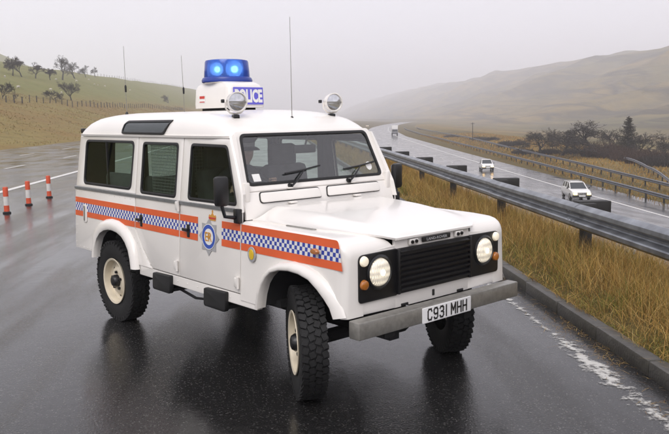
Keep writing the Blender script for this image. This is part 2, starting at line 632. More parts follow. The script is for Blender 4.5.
M = {}
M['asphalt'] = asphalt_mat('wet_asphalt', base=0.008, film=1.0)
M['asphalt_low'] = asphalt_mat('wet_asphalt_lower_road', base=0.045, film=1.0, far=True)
M['hillside'] = blend_mat('hillside_grass', (0.215, 0.140, 0.048), (0.225, 0.180, 0.062), (0.145, 0.112, 0.040), 0.10, 0.9, bump=0.5, dist=0.25,
                          band=(-36, -46, (0.150, 0.160, 0.046), (0.190, 0.185, 0.064)))
M['verge'] = blend_mat('verge_soil_grass', (0.10, 0.075, 0.022), (0.14, 0.10, 0.03), (0.05, 0.04, 0.015), 1.1, 9, bump=0.7, dist=0.06)
M['moor'] = moor = blend_mat('moor_grass', (0.205, 0.140, 0.045), (0.115, 0.098, 0.032), (0.062, 0.047, 0.020), 0.010, 0.055, bump=0.8, dist=3.0, stretch=(1, 0.35, 1.6))
def gullies(mt):
    """Rushy gullies and sheep walks: dark winding lines running down the far slope."""
    nt = mt.node_tree
    L = nt.links.new
    b = nt.nodes['Principled BSDF']
    src = b.inputs['Base Color'].links[0].from_socket
    geo = N(nt, 'ShaderNodeNewGeometry')
    fac = None
    for sc_, rz_, st_, wd in ((0.011, 40, (1.0, 0.16, 1), .050), (0.02, 62, (1.0, 0.12, 1), .036)):
        mp = N(nt, 'ShaderNodeMapping'); mp.inputs['Rotation'].default_value = (0, 0, R(rz_)); mp.inputs['Scale'].default_value = st_
        nz = N(nt, 'ShaderNodeTexNoise'); nz.inputs['Scale'].default_value = sc_; nz.inputs['Detail'].default_value = 3
        L(geo.outputs['Position'], mp.inputs['Vector']); L(mp.outputs[0], nz.inputs['Vector'])
        sb = N(nt, 'ShaderNodeMath', operation='SUBTRACT'); sb.inputs[1].default_value = 0.5; L(nz.outputs['Fac'], sb.inputs[0])
        ab = N(nt, 'ShaderNodeMath', operation='ABSOLUTE'); L(sb.outputs[0], ab.inputs[0])
        rg = N(nt, 'ShaderNodeMapRange'); rg.inputs['From Min'].default_value = 0.004; rg.inputs['From Max'].default_value = wd
        rg.inputs['To Min'].default_value = 0.85; rg.inputs['To Max'].default_value = 0.0
        L(ab.outputs[0], rg.inputs['Value'])
        if fac is None:
            fac = rg.outputs[0]
        else:
            mxx = N(nt, 'ShaderNodeMath', operation='MAXIMUM'); L(fac, mxx.inputs[0]); L(rg.outputs[0], mxx.inputs[1]); fac = mxx.outputs[0]
    sx = N(nt, 'ShaderNodeSeparateXYZ'); L(geo.outputs['Position'], sx.inputs[0])
    far_ = N(nt, 'ShaderNodeMapRange'); far_.inputs['From Min'].default_value = 150; far_.inputs['From Max'].default_value = 220; L(sx.outputs[0], far_.inputs['Value'])
    ml = N(nt, 'ShaderNodeMath', operation='MULTIPLY'); L(fac, ml.inputs[0]); L(far_.outputs[0], ml.inputs[1])
    mx = N(nt, 'ShaderNodeMixRGB'); L(ml.outputs[0], mx.inputs[0]); L(src, mx.inputs[1]); mx.inputs[2].default_value = (0.028, 0.023, 0.014, 1)
    L(mx.outputs[0], b.inputs['Base Color'])


gullies(M['moor'])
M['stone'] = plain('kerb_concrete', (0.062, 0.058, 0.050), rough=0.45, var=0.35, scale=9, bump=0.5, bscale=45)
M['white_line'] = worn_paint('white_road_paint', 0.02)
M['worn_line'] = worn_paint('worn_road_paint', 0.34, colr=(.50, .49, .46), scale=11.0, mid=1.70, broad=.55)


# ------------------------------------------------------------------ ground sheet
def build_ground():
    ys = np.concatenate([np.arange(-200, -20, 12), np.arange(-20, 90, 2.2), np.arange(90, 260, 3.5), np.arange(260, 700, 9), np.arange(700, 4100, 55)])
    lx = -20.6 - np.concatenate([np.arange(0, 26, 1.0), np.arange(26, 92, 2.0), np.arange(92, 200, 8), np.arange(200, 900, 28)])
    rows = []
    for y in ys:
        le = float(lower_left(min(y, 1400)))
        b3 = float(b3_x(y)) + 0.8
        mid = [-20.2, -8, 2.0, 2.11, 2.5, 3.0, 3.69] + list(np.linspace(3.7, le - 2.0, 6)[1:]) + [le - 1, b3 - 0.2]
        dd = np.concatenate([[0], np.arange(1, 16, 1.3), np.arange(16, 60, 5), np.arange(60, 180, 12), np.arange(180, 800, 16), np.arange(800, 1500, 90)])
        xs = np.concatenate([lx[::-1], mid, b3 + dd])
        zs = ground_z(xs, np.full_like(xs, y))
        rows.append([(x, y, z) for x, z in zip(xs, zs)])
    mb = MB().grid(rows)
    me = bpy.data.meshes.new('ground')
    me.from_pydata(mb.v, [], mb.f)
    nl = len(lx)
    nc = len(rows[0])
    nmid = 14
    mi = []
    for i in range(len(rows) - 1):
        for j in range(nc - 1):
            mi.append(0 if j < nl else (1 if j < nl + nmid else 2))
    me.polygons.foreach_set('material_index', mi)
    me.polygons.foreach_set('use_smooth', [True] * len(me.polygons))
    o = link('ground', me, [M['hillside'], M['verge'], M['moor']])
    tag(o, kind='structure')


build_ground()


def strip(name, fl, fr, z, ys, mat, parent=None, nx=2):
    rows = []
    for y in ys:
        a, b = fl(y), fr(y)
        rows.append([(a + (b - a) * k / nx, y, z) for k in range(nx + 1)])
    o = MB().grid(rows).build(name, mat, parent, recalc=False)
    return o if parent else tag(o, kind='structure')


road = strip('road', lambda y: -20.5, lambda y: 2.0, 0.0, [-200, -20, 0, 20, 60, 150, 400, 1500], M['asphalt'])
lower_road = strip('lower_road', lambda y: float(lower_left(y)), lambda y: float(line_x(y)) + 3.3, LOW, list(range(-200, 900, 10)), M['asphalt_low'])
# painted lines
strip('edge_line', lambda y: -8.68, lambda y: -8.46, 0.004, [-60, 0, 60, 400], M['white_line'], road)
strip('worn_edge_line', lambda y: 1.50, lambda y: 1.90, 0.004, list(range(-8, 60, 2)), M['worn_line'], road)
for x0, off in ((-12.3, 0.0), (-15.95, 4.0)):
    for k in range(26):
        y0 = 27.2 + off + (k - 6) * 9.0
        strip('lane_dash', lambda y: x0 - 0.06, lambda y: x0 + 0.06, 0.004, [y0, y0 + 2.6], M['white_line'], road)
strip('lower_edge_line', lambda y: float(line_x(y)) - 0.1, lambda y: float(line_x(y)) + 0.1, LOW + 0.006, list(range(-60, 890, 8)), M['white_line'], lower_road)
for off in (3.65, 7.3):
    for k in range(40):
        y0 = 12 + k * 9.0
        strip('lower_lane_dash', lambda y: float(line_x(y)) - off - 0.06, lambda y: float(line_x(y)) - off + 0.06, LOW + 0.006, [y0, y0 + 2.2], M['white_line'], lower_road)

# kerb: single stones, each a little out of line
kerb = tag(empty('kerb', (2.06, 0, 0)), kind='structure')
kme = MB().box((0, 0, 0.055), (0.13, 0.905, 0.135), bev=0.014).mesh('kerb_stone')
kme.materials.append(M['stone'])
for k in range(-9, 60):
    o = bpy.data.objects.new('kerb_stone', kme)
    col.objects.link(o)
    o.parent = kerb
    o.location = (random.uniform(-.006, .006), k * 0.918, random.uniform(-.006, .006))
    o.rotation_euler = (random.uniform(-.006, .006), random.uniform(-.02, .02), random.uniform(-.004, .004))

# ------------------------------------------------------------------ the parked police vehicle
M['paint'] = plain('white_paint', (0.79, 0.762, 0.722), rough=0.32, var=0.05, scale=2.2, coat=0.5)
def beaten(mt):
    """Hand-beaten aluminium is never quite flat."""
    nt = mt.node_tree
    L = nt.links.new
    b = nt.nodes['Principled BSDF']
    tc = N(nt, 'ShaderNodeTexCoord')
    wb = N(nt, 'ShaderNodeTexNoise'); wb.inputs['Scale'].default_value = 3.5; L(tc.outputs['Object'], wb.inputs['Vector'])
    bp = N(nt, 'ShaderNodeBump'); bp.inputs['Strength'].default_value = 0.10; bp.inputs['Distance'].default_value = 0.02
    L(wb.outputs['Fac'], bp.inputs['Height']); L(bp.outputs[0], b.inputs['Coat Normal']); L(bp.outputs[0], b.inputs['Normal'])


beaten(M['paint'])
M['trim'] = plain('interior_trim', (0.022, 0.024, 0.024), rough=0.8)
M['rubber'] = plain('black_rubber', (0.007, 0.007, 0.0075), rough=0.55, var=0.3, scale=20)
M['tyre'] = plain('tyre_rubber', (0.006, 0.006, 0.0065), rough=0.72, var=0.35, scale=25, bump=0.3, bscale=80)
M['black'] = plain('black_plastic', (0.007, 0.007, 0.008), rough=0.34, var=0.25, scale=14)
M['dark'] = plain('dark_underbody', (0.008, 0.008, 0.009), rough=0.85, var=0.4)
M['galv'] = plain('galvanised_steel', (0.30, 0.29, 0.265), rough=0.42, metal=0.55, var=0.2, scale=24)
M['capping'] = plain('galvanised_capping', (0.32, 0.33, 0.34), rough=0.35, metal=0.7, var=0.15, scale=30)
M['rim'] = plain('cream_wheel_paint', (0.66, 0.59, 0.46), rough=0.42, var=0.12, scale=12)
M['chrome'] = plain('chrome', (0.75, 0.75, 0.76), rough=0.12, metal=1.0, var=0.03)
M['glass'] = glass('window_glass', (0.74, 0.80, 0.76), fac=.28)
M['screen'] = glass('windscreen_glass', (0.95, 0.965, 0.96), fac=1.6)
M['orange'] = plain('orange_film', (0.72, 0.115, 0.03), rough=0.35, var=0.08, scale=5, coat=0.3)
M['silver'] = plain('silver_film', (0.42, 0.42, 0.43), rough=0.4, metal=0.2, var=0.08)
M['badge_blue'] = plain('blue_film', (0.035, 0.09, 0.42), rough=0.35, var=0.08)
M['badge_white'] = plain('white_film', (0.78, 0.78, 0.76), rough=0.35, var=0.03)
M['gold'] = plain('gold_film', (0.62, 0.30, 0.05), rough=0.4, var=0.15)
M['red'] = plain('red_film', (0.55, 0.05, 0.04), rough=0.4)
M['yellow'] = plain('yellow_plastic', (0.75, 0.50, 0.03), rough=0.3)
M['amber'] = plain('amber_lens', (0.42, 0.14, 0.02), rough=0.15, var=0.1, coat=1.0)
M['headlight'] = plain('lit_headlight', (0.62, 0.58, 0.50), rough=0.12, var=0.25, scale=40, emis=(1.0, 0.88, 0.68), estr=0.50)
M['bulb'] = plain('lit_bulb', (1, 1, 0.9), rough=0.2, emis=(1.0, 0.93, 0.78), estr=1.2)
M['sidelight'] = plain('lit_sidelight', (0.9, 0.85, 0.72), rough=0.1, emis=(1.0, 0.82, 0.55), estr=0.22)
M['plate'] = plain('plate_white', (0.80, 0.80, 0.80), rough=0.3, var=0.03)
M['ink'] = plain('plate_black', (0.012, 0.012, 0.012), rough=0.4)
M['mesh_wire'] = plain('guard_wire', (0.30, 0.30, 0.30), rough=0.5)
M['seat'] = plain('seat_cloth', (0.10, 0.10, 0.105), rough=0.9, var=0.2, scale=12)
M['blue_dome'] = glass('blue_beacon_dome', (0.10, 0.25, 0.62), gloss=0.14)
nt_ = M['blue_dome'].node_tree
out_ = nt_.nodes['Material Output']
thru = out_.inputs[0].links[0].from_socket
tl = nt_.nodes.new('ShaderNodeBsdfTranslucent'); tl.inputs[0].default_value = (0.07, 0.22, 0.66, 1)
mxd = nt_.nodes.new('ShaderNodeMixShader'); mxd.inputs[0].default_value = 0.42          # clear moulded plastic, clouded a little
nt_.links.new(thru, mxd.inputs[1]); nt_.links.new(tl.outputs[0], mxd.inputs[2]); nt_.links.new(mxd.outputs[0], out_.inputs[0])
M['beacon_lamp'] = plain('lit_beacon_lamp', (0.8, 0.9, 1.0), rough=0.2, emis=(0.9, 0.95, 1.0), estr=7.0)
M['beacon_core'] = plain('beacon_mechanism', (0.55, 0.58, 0.62), rough=0.4)
M['lens'] = plain('spot_lens', (0.62, 0.63, 0.66), rough=0.08, metal=0.75, var=0.25, scale=18)
M['sign_blue'] = plain('sign_blue', (0.13, 0.12, 0.60), rough=0.3, var=0.05)


def check_mat():
    """Printed film: three rows of blue and white squares, 30 mm each."""
    mt, nt, b = new_mat('blue_white_check')
    L = nt.links.new
    tc = N(nt, 'ShaderNodeTexCoord')
    sx = N(nt, 'ShaderNodeSeparateXYZ'); L(tc.outputs['Object'], sx.inputs[0])
    cb = N(nt, 'ShaderNodeCombineXYZ')
    ax = N(nt, 'ShaderNodeMath', operation='ADD'); ax.inputs[1].default_value = 10.0; L(sx.outputs[0], ax.inputs[0])
    az_ = N(nt, 'ShaderNodeMath', operation='ADD'); az_.inputs[1].default_value = -1.037 + 0.0285 * 40; L(sx.outputs[2], az_.inputs[0])
    L(ax.outputs[0], cb.inputs[0]); L(az_.outputs[0], cb.inputs[1])
    ck = N(nt, 'ShaderNodeTexChecker'); ck.inputs['Scale'].default_value = 1 / 0.0285
    ck.inputs['Color1'].default_value = (0.03, 0.055, 0.34, 1)
    ck.inputs['Color2'].default_value = (0.74, 0.73, 0.71, 1)
    L(cb.outputs[0], ck.inputs['Vector'])
    L(ck.outputs['Color'], b.inputs['Base Color'])
    b.inputs['Roughness'].default_value = 0.35
    return mt


M['check'] = check_mat()


def fluted(mt):
    """Moulded flutes of a headlamp glass: they break up the lamp's glow."""
    nt = mt.node_tree
    L = nt.links.new
    b = nt.nodes['Principled BSDF']
    tc = N(nt, 'ShaderNodeTexCoord')
    wv = N(nt, 'ShaderNodeTexWave', bands_direction='Y'); wv.inputs['Scale'].default_value = 22; wv.inputs['Distortion'].default_value = 0.6
    wz = N(nt, 'ShaderNodeTexWave', bands_direction='Z'); wz.inputs['Scale'].default_value = 7; wz.inputs['Distortion'].default_value = 1.0
    L(tc.outputs['Object'], wv.inputs['Vector']); L(tc.outputs['Object'], wz.inputs['Vector'])
    mu = N(nt, 'ShaderNodeMath', operation='MULTIPLY'); L(wv.outputs['Fac'], mu.inputs[0]); L(wz.outputs['Fac'], mu.inputs[1])
    rg = N(nt, 'ShaderNodeMapRange'); rg.inputs['To Min'].default_value = 0.22; rg.inputs['To Max'].default_value = 0.75
    L(mu.outputs[0], rg.inputs['Value']); L(rg.outputs[0], b.inputs['Emission Strength'])
    bp = N(nt, 'ShaderNodeBump'); bp.inputs['Strength'].default_value = 0.5; bp.inputs['Distance'].default_value = 0.004
    L(wv.outputs['Fac'], bp.inputs['Height']); L(bp.outputs[0], b.inputs['Normal'])
    b.inputs['Coat Weight'].default_value = 1.0
    b.inputs['Coat Roughness'].default_value = 0.03


fluted(M['headlight'])

CAR_RZ = R(-53.0)
car = tag(empty('police_vehicle', (0, 0, 0), CAR_RZ),
          'white long-wheelbase police off-road estate with orange and chequered side stripes and blue beacon', 'police car')


def yside(z):
    return float(np.interp(z, [.5, 1.27, 1.82], [.883, .840, .770]))


def smap(s, off=0.0):
    return lambda x, z, w: (x, s * (yside(z) + off + w), z)


CUTS = (1.27,)
PT = [M['paint'], M['trim']]
XA_TOP, XA = (-.785, 1.805), -.56
XB, XC, XREAR = -1.465, -2.272, -3.63
G = 0.005                      # half a panel gap

REAR_OUT = [(-3.157, .60), (-3.157, .70), (-3.155, .831), (-3.09, .91), (-2.975, .970), (-2.86, 1.005), (-2.741, 1.019), (-2.60, 1.012), (-2.482, .984), (-2.365, .925), (-2.271, .844), (-2.22, .72), (-2.185, .60)]
REAR_IN = [(-3.085, .60), (-3.07, .70), (-3.02, .800), (-2.95, .860), (-2.86, .897), (-2.76, .914), (-2.677, .915), (-2.58, .905), (-2.48, .875), (-2.40, .825), (-2.335, .755), (-2.295, .68), (-2.27, .60)]
FRONT_OUT = [(-.325, .59), (-.305, .70), (-.276, .789), (-.225, .865), (-.155, .920), (-.036, .966), (.10, .984), (.23, .973), (.35, .942), (.446, .892), (.52, .82), (.57, .75), (.605, .68)]
FRONT_IN = [(-.275, .59), (-.258, .69), (-.227, .774), (-.18, .835), (-.127, .877), (-.03, .906), (.07, .916), (.18, .911), (.29, .888), (.38, .838), (.44, .785), (.485, .73), (.515, .66)]


def flare(name, s, outer, inner, parent):
    rows = []
    for k, (f, off) in enumerate([(0.0, -.004), (0.02, .012), (0.18, .036), (0.5, .050), (0.85, .054), (1.0, .046), (1.0, .0), (1.0, -.03)]):
        row = []
        for (ox, oz), (ix, iz) in zip(outer, inner):
            x, z = ox + (ix - ox) * f, oz + (iz - oz) * f
            fall = float(np.interp(x, [.40, .60], [1, .25]))          # the front flare dies away into the wing corner
            row.append((x, s * (yside(oz) - (1 - fall) * .03 + off * fall), z))
        rows.append(row)
    return MB().grid(rows).build(name, M['paint'], parent, ang=60)


def band(s, x0, x1, parent, slant=0.0):
    """The three printed bands of the side stripe across one body panel."""
    for nm, za, zb, mt in (('orange_stripe', 1.122, 1.176, 'orange'), ('check_stripe', 1.0365, 1.1215, 'check'), ('orange_stripe', .982, 1.036, 'orange')):
        sa, sb = slant * (1.176 - za), slant * (1.176 - zb)
        pts = [(x0, za), (x1 + sa, za), (x1 + sb, zb, .05 if slant and zb > 1.17 else 0), (x0, zb)]
        panel(nm, rpoly(pts), smap(s, 0.0035), M[mt], parent, t=0.002, b=0.0)


def ring(name, outer, inner, mapf, mat, parent, t=0.016, b=0.005, cuts=CUTS):
    return panel(name, outer, mapf, mat, parent, holes=[inner], t=t, b=b, cuts=cuts)


def inset(pts, d):
    """Shrink a convex outline [(x, z, r)] by d."""
    cx = sum(p[0] for p in pts) / len(pts)
    cz = sum(p[1] for p in pts) / len(pts)
    w = max(abs(p[0] - cx) for p in pts)
    h = max(abs(p[1] - cz) for p in pts)
    return [(cx + (p[0] - cx) * (1 - d / w), cz + (p[1] - cz) * (1 - d / h), max(p[2] - d * 0.5, 0.005) if len(p) > 2 else 0) for p in pts]


WIN_REAR = [(-3.418, 1.328, .06), (-2.372, 1.328, .06), (-2.360, 1.762, .06), (-3.418, 1.762, .06)]
WIN_RD = [(-2.168, 1.312, .04), (-1.548, 1.312, .04), (-1.554, 1.756, .04), (-2.172, 1.756, .04)]
WIN_FD = [(-1.335, 1.312, .04), (-.628, 1.316, .04), (-.812, 1.750, .04), (-1.337, 1.756, .04)]


def window(win, s, parent, name='window'):
    f = ring(name, rpoly(inset(win, -.012)), rpoly(inset(win, .014)), smap(s, 0.006), M['rubber'], parent, t=0.022, b=0.006)
    panel('pane', rpoly(inset(win, .006)), smap(s, -0.006), M['glass'], parent, t=0.004, b=0.0)
    return f


def hinge(s, x, z, parent):
    y = s * (yside(z) + .012)
    mb = MB().box((x, y, z), (.05, .026, .075), bev=.008)
    mb.tube([(x + .022, y + s * .006, z - .045), (x + .022, y + s * .006, z + .045)], .011, 8)
    return mb.build('hinge', M['paint'], parent)


def lever(s, x, z, parent):
    y = s * (yside(z) + .004)
    mb = MB().box((x, y, z), (.045, .012, .11), bev=.005)
    mb.box((x - .022, y + s * .022, z + .01), (.085, .016, .026), bev=.006)
    return mb.build('handle', M['black'], parent)


for s in (-1, 1):
    near = s < 0
    # --- rear quarter: lower tub side with its wheel cut-out
    arch = [(x, z) for x, z in REAR_OUT]
    mid = [((a[0] * .45 + b[0] * .55), (a[1] * .45 + b[1] * .55)) for a, b in zip(REAR_OUT, REAR_IN)]
    poly = [(XREAR, .64), (mid[0][0], .64)] + [q for q in mid if q[1] > .65] + [(mid[-1][0] + .0, .64), (-2.19, .64), (-1.95, .64), (-2.135, .805), (-2.275, .965), (XC - G, 1.03), (XC - G, 1.262), (XREAR, 1.262)]
    q = panel('rear_quarter', poly, smap(s), PT, car, t=0.022)
    flare('wheel_arch', s, REAR_OUT, REAR_IN, q)
    if near:
        band(s, XREAR + .006, XC - .006, q)
        panel('fuel_filler_recess', rpoly([(-3.42, .925, .03), (-3.33, .925, .03), (-3.33, 1.11, .03), (-3.42, 1.11, .03)]), smap(s, .0075), M['paint'], q, t=.004, b=.001)
        panel('fuel_flap', rpoly([(-3.405, .94, .02), (-3.372, .94, .02), (-3.372, 1.095, .02), (-3.405, 1.095, .02)]), smap(s, .0095), M['galv'], q, t=.003, b=.001)
    # --- rear upper side with the big window
    up = panel('rear_upper_panel', rpoly([(XREAR + .02, 1.288, .005), (XC - G, 1.288, .005), (XC - G, 1.812, .005), (XREAR + .055, 1.812, .02)]), smap(s), PT, car, holes=[rpoly(inset(WIN_REAR, 0))], t=0.022, cuts=CUTS)
    wf = window(WIN_REAR, s, up)
    yb = yside(1.55) - .004
    MB().box((-2.90, s * yb, 1.545), (.018, .018, .42)).build('sliding_pane_bar', M['rubber'], up)
    # --- rear door
    d = panel('rear_door', [(XC + G, 1.262 + .55), (XC + G, 1.03), (-2.262, .97), (-2.120, .81), (-1.935, .648), (XB - G, .648), (XB - G, 1.812)], smap(s), PT, car, holes=[rpoly(inset(WIN_RD, 0))], t=0.024, cuts=CUTS)
    window(WIN_RD, s, d)
    hinge(s, XB - .035, .735, d); hinge(s, XB - .02, 1.243, d)
    lever(s, -2.145, 1.055, d)
    if near:
        band(s, XC + .008, XB - .008, d)
    # --- front door
    d = panel('front_door', [(XB + G, 1.812), (XB + G, .648), (XA - G, .648), (XA - G, 1.27), (-.585, 1.395), (-.668, 1.577), XA_TOP], smap(s), PT, car, holes=[rpoly(inset(WIN_FD, 0))], t=0.024, cuts=CUTS)
    window(WIN_FD, s, d)
    hinge(s, XA - .03, .73, d); hinge(s, XA - .035, 1.235, d)
    lever(s, -1.315, 1.048, d)
    if near:
        band(s, XB + .008, -1.172, d)
        band(s, -.818, XA - .008, d)
        # star, ring, cypher and crown
        bx, bz = -1.0, 1.03
        st = []
        for k in range(16):
            rr = .150 if k % 2 == 0 else .112
            a_ = math.pi / 2 + k * math.pi / 8
            st.append((bx + rr * .98 * math.cos(a_), bz + rr * math.sin(a_)))
        bd = panel('crest', st, smap(s, .005), M['silver'], d, t=.003, b=.0)
        circ = lambda r_, n=28: [(bx + r_ * math.cos(2 * math.pi * k / n), bz + .003 + r_ * math.sin(2 * math.pi * k / n)) for k in range(n)]
    else:
        bd = None
    if near:
        # sub-parts of the door: three levels at most
        panel('crest_ring', circ(.098), smap(s, .0075), M['badge_blue'], d, holes=[circ(.066)], t=.002, b=.0)
        panel('crest_ring_edge', circ(.102), smap(s, .0085), M['badge_white'], d, holes=[circ(.097)], t=.002, b=.0)
        panel('crest_field', circ(.066), smap(s, .0070), M['badge_white'], d, t=.002, b=.0)
        me = text_mesh('crest_letters', 'ER', .098, .074, bold=.01)
        for v in me.vertices:
            v.co = Vector((bx + v.co.x, s * (yside(bz) + .0095 + v.co.z), bz + .003 + v.co.y))
        link('crest_letters', me, M['gold'], d)
        me = text_mesh('crest_numeral', 'II', .022, .034, bold=.01)
        for v in me.vertices:
            v.co = Vector((bx + .004 + v.co.x, s * (yside(bz) + .0105 + v.co.z), bz + .003 + v.co.y))
        link('crest_numeral', me, M['gold'], d)
        # crown: arched bowl, band and cross
        cz0 = 1.166
        crown = [(-.055, 0), (.055, 0), (.062, .038), (.050, .052), (.030, .044), (.010, .060), (.006, .072), (.014, .080), (.006, .084), (.004, .094), (-.004, .094), (-.006, .084), (-.014, .080), (-.006, .072), (-.010, .060), (-.030, .044), (-.050, .052), (-.062, .038)]
        panel('crown', [(-.955 + a * .85, cz0 + b * .9) for a, b in crown], smap(s, .004), M['gold'], d, t=.003, b=.0)
        panel('crown_band', [(-.955 - .048, cz0 + .012), (-.955 + .048, cz0 + .012), (-.955 + .05, cz0 + .026), (-.955 - .05, cz0 + .026)], smap(s, .006), M['red'], d, t=.002, b=.0)

    # --- galvanised capping along the waist and the drip rail
    MB().add([(x, s * (yside(1.275) + o_), z) for x in (XREAR, XA - .09) for o_, z in ((-.01, 1.258), (.010, 1.258), (.012, 1.284), (-.01, 1.290))],
             [(0, 1, 5, 4), (1, 2, 6, 5), (2, 3, 7, 6), (3, 0, 4, 7), (0, 3, 2, 1), (4, 5, 6, 7)]).build('waist_capping', M['capping'], car)
    # --- sill
    panel('sill', rpoly([(-2.19, .555, .01), (-.345, .555, .01), (-.345, .638, .005), (-2.19, .638, .005)]), smap(s, -.006), PT, car, t=.05)
    # --- A pillar
    rows = []
    for z in (1.262, 1.395, 1.577, 1.70, 1.83):
        xd = float(np.interp(z, [1.25, 1.395, 1.577, 1.805, 1.83], [-.56, -.585, -.668, -.785, -.80])) + .004
        xw = -.632 - (max(z, 1.42) - 1.458) * .43 if z > 1.42 else -.60
        yw = float(np.interp(z, [1.262, 1.458, 1.839], [.80, .775, .722]))
        rows.append([(xd - .05, s * (yside(z) - .05), z), (xd, s * (yside(z) - .001), z), (xd + .012, s * (yside(z) - .012), z), (xw + .022, s * yw, z), (xw - .03, s * (yw - .02), z)])
    MB().grid(rows).build('windscreen_pillar', M['paint'], car, ang=25)


# --- rivets along the panel edges
for s in (-1, 1):
    mb = MB()
    spots = [(x, 1.24) for x in np.arange(-3.58, -2.30, .11)] + [(x, .662) for x in list(np.arange(-3.60, -3.20, .09))] + [(XREAR + .022, z) for z in np.arange(.70, 1.24, .09)]
    spots += [(-2.16 + .215 * t, .80 - .145 * t) for t in np.linspace(-.6, .85, 6)] + [(x, .597) for x in np.arange(-2.14, -.36, .16)]
    for x, z in spots:
        mb.lathe([(.006, 0), (.0045, .0028), (0, .0035)], 6, 'Y', (x, 0, z))
        n_ = 18
        for i in range(len(mb.v) - n_, len(mb.v)):
            p = mb.v[i]
            mb.v[i] = (p[0], s * (yside(z) + .001 - (.006 if z < .64 else 0) + p[1]), p[2])
    tag(mb.build('rivets', M['paint'], car), kind='stuff')


# --- bonnet and wings
def bon_edge(x): return float(np.interp(x, [-.53, .2, .42, .55, .60, .625], [.76, .68, .60, .50, .45, .41]))
def bon_ze(x): return float(np.interp(x, [-.53, .3, .50, .58, .625], [1.205, 1.192, 1.180, 1.165, 1.148]))
def bon_zc(x): return float(np.interp(x, [-.53, 0, .40, .53, .595, .625], [1.288, 1.262, 1.218, 1.194, 1.174, 1.148]))


xsb = list(np.linspace(-.53, .50, 16)) + [.54, .57, .595, .612, .622, .628]
rows = []
for x in xsb:
    ye, ze, zc = bon_edge(min(x, .625)), bon_ze(min(x, .625)), bon_zc(min(x, .625))
    row = []
    for k in range(-24, 25):
        tt = abs(k) / 24
        f = 1 - (max(0, (tt - .66) / .34)) ** 2 * (3 - 2 * max(0, (tt - .66) / .34))
        row.append((x, ye * k / 24, ze + (zc - ze) * f))
    rows.append(row)
rows.append([(.628, p[1], p[2] - .014) for p in rows[-1]])
bon = MB().grid(rows).build('bonnet', M['paint'], car, ang=50)
solidify(bon, .014, -1)


def cornerx(x, x0, x1, d):
    """How far a rounded corner has fallen away at x."""
    if x <= x0:
        return 0.0
    t = min((x - x0) / (x1 - x0), 1.0)
    return d * (1 - math.sqrt(max(0, 1 - t * t)))


for s in (-1, 1):
    midf = [((a[0] * .5 + b[0] * .5), (a[1] * .5 + b[1] * .5)) for a, b in zip(FRONT_OUT, FRONT_IN)]
    mx_, mz_ = [p[0] for p in midf], [p[1] for p in midf]
    xs = sorted(set([XA + G, -.45, -.35] + [p[0] for p in midf] + [midf[0][0] - .001, midf[-1][0] + .001] + [.53, .56, .58, .595, .604]))
    rows = []
    for x in xs:
        zb = float(np.interp(x, mx_, mz_)) if midf[0][0] <= x <= midf[-1][0] else (.60 if x < 0 else .665)
        zt = bon_ze(min(x, .50)) - .010 - cornerx(x, .46, .606, .105)
        yo = cornerx(x, .50, .606, .060)
        row = []
        for k in range(7):
            z = zb + (zt - .045 - zb) * k / 6
            row.append((x, s * (yside(z) - yo), z))
        ys_ = yside(zt - .045) - yo
        for k in range(1, 6):
            a_ = k / 5 * math.pi / 2
            row.append((x, s * (ys_ - .05 * (1 - math.cos(a_))), zt - .045 + .045 * math.sin(a_)))
        yi = min(bon_edge(min(x, .625)) - .03, .74)
        for k in range(1, 4):
            row.append((x, s * (ys_ - .05 + (yi - ys_ + .05) * k / 3), zt))
        rows.append(row)
    rows.append([(.607, math.copysign(min(abs(p[1]), .70), p[1]), min(p[2], 1.06)) for p in rows[-1]])
    wing = MB().grid(rows).build('front_wing', M['paint'], car, ang=40)
    solidify(wing, .010, -1)
    # front face of the wing behind the lamp panel
    panel('wing_front', rpoly([(s * .395, .662, .004), (s * .795, .672, .05), (s * .795, 1.075, .06), (s * .395, 1.10, .01)][::1]), lambda y, z, w: (.604 + w, y, z), M['paint'], wing, t=.02, b=.005)
    flare('wheel_arch', s, FRONT_OUT, FRONT_IN, wing)
    if s < 0:
        band(s, XA + .008, .535, wing, slant=.25)
        MB().lathe([(0, .022), (.03, .020), (.040, .010), (.042, 0)], 20, 'Y', (0, 0, 0)).build('side_repeater', M['amber'], wing, loc=(.335, s * (yside(1.084) + .024), 1.084), rot=(math.pi, 0, 0)).scale = (1, 1, .5)
        # oval emblem on the wing
        mb = MB()
        mb.lathe([(.052, 0), (.050, .006), (.036, .007)], 28, 'Y')
        ob = mb.build('wing_emblem', M['silver'], wing, loc=(-.40, s * (yside(.968) + .010), .968), rot=(math.pi, 0, 0)); ob.scale = (.95, 1, 1.12)
        ob2 = MB().lathe([(.037, .006), (.034, .009), (0, .010)], 24, 'Y').build('wing_emblem_centre', M['yellow'], wing, loc=(-.40, s * (yside(.968) + .010), .968), rot=(math.pi, 0, 0)); ob2.scale = (.8, 1, 1.1)
        # air vent on the wing top
        panel('air_vent', rpoly([(-.17, -.735, .03), (.13, -.715, .04), (.13, -.675, .03), (-.17, -.675, .03)]), lambda x, y, w: (x, y, bon_ze(x) - .003 + w), M['galv'], wing, t=.012, b=.003)

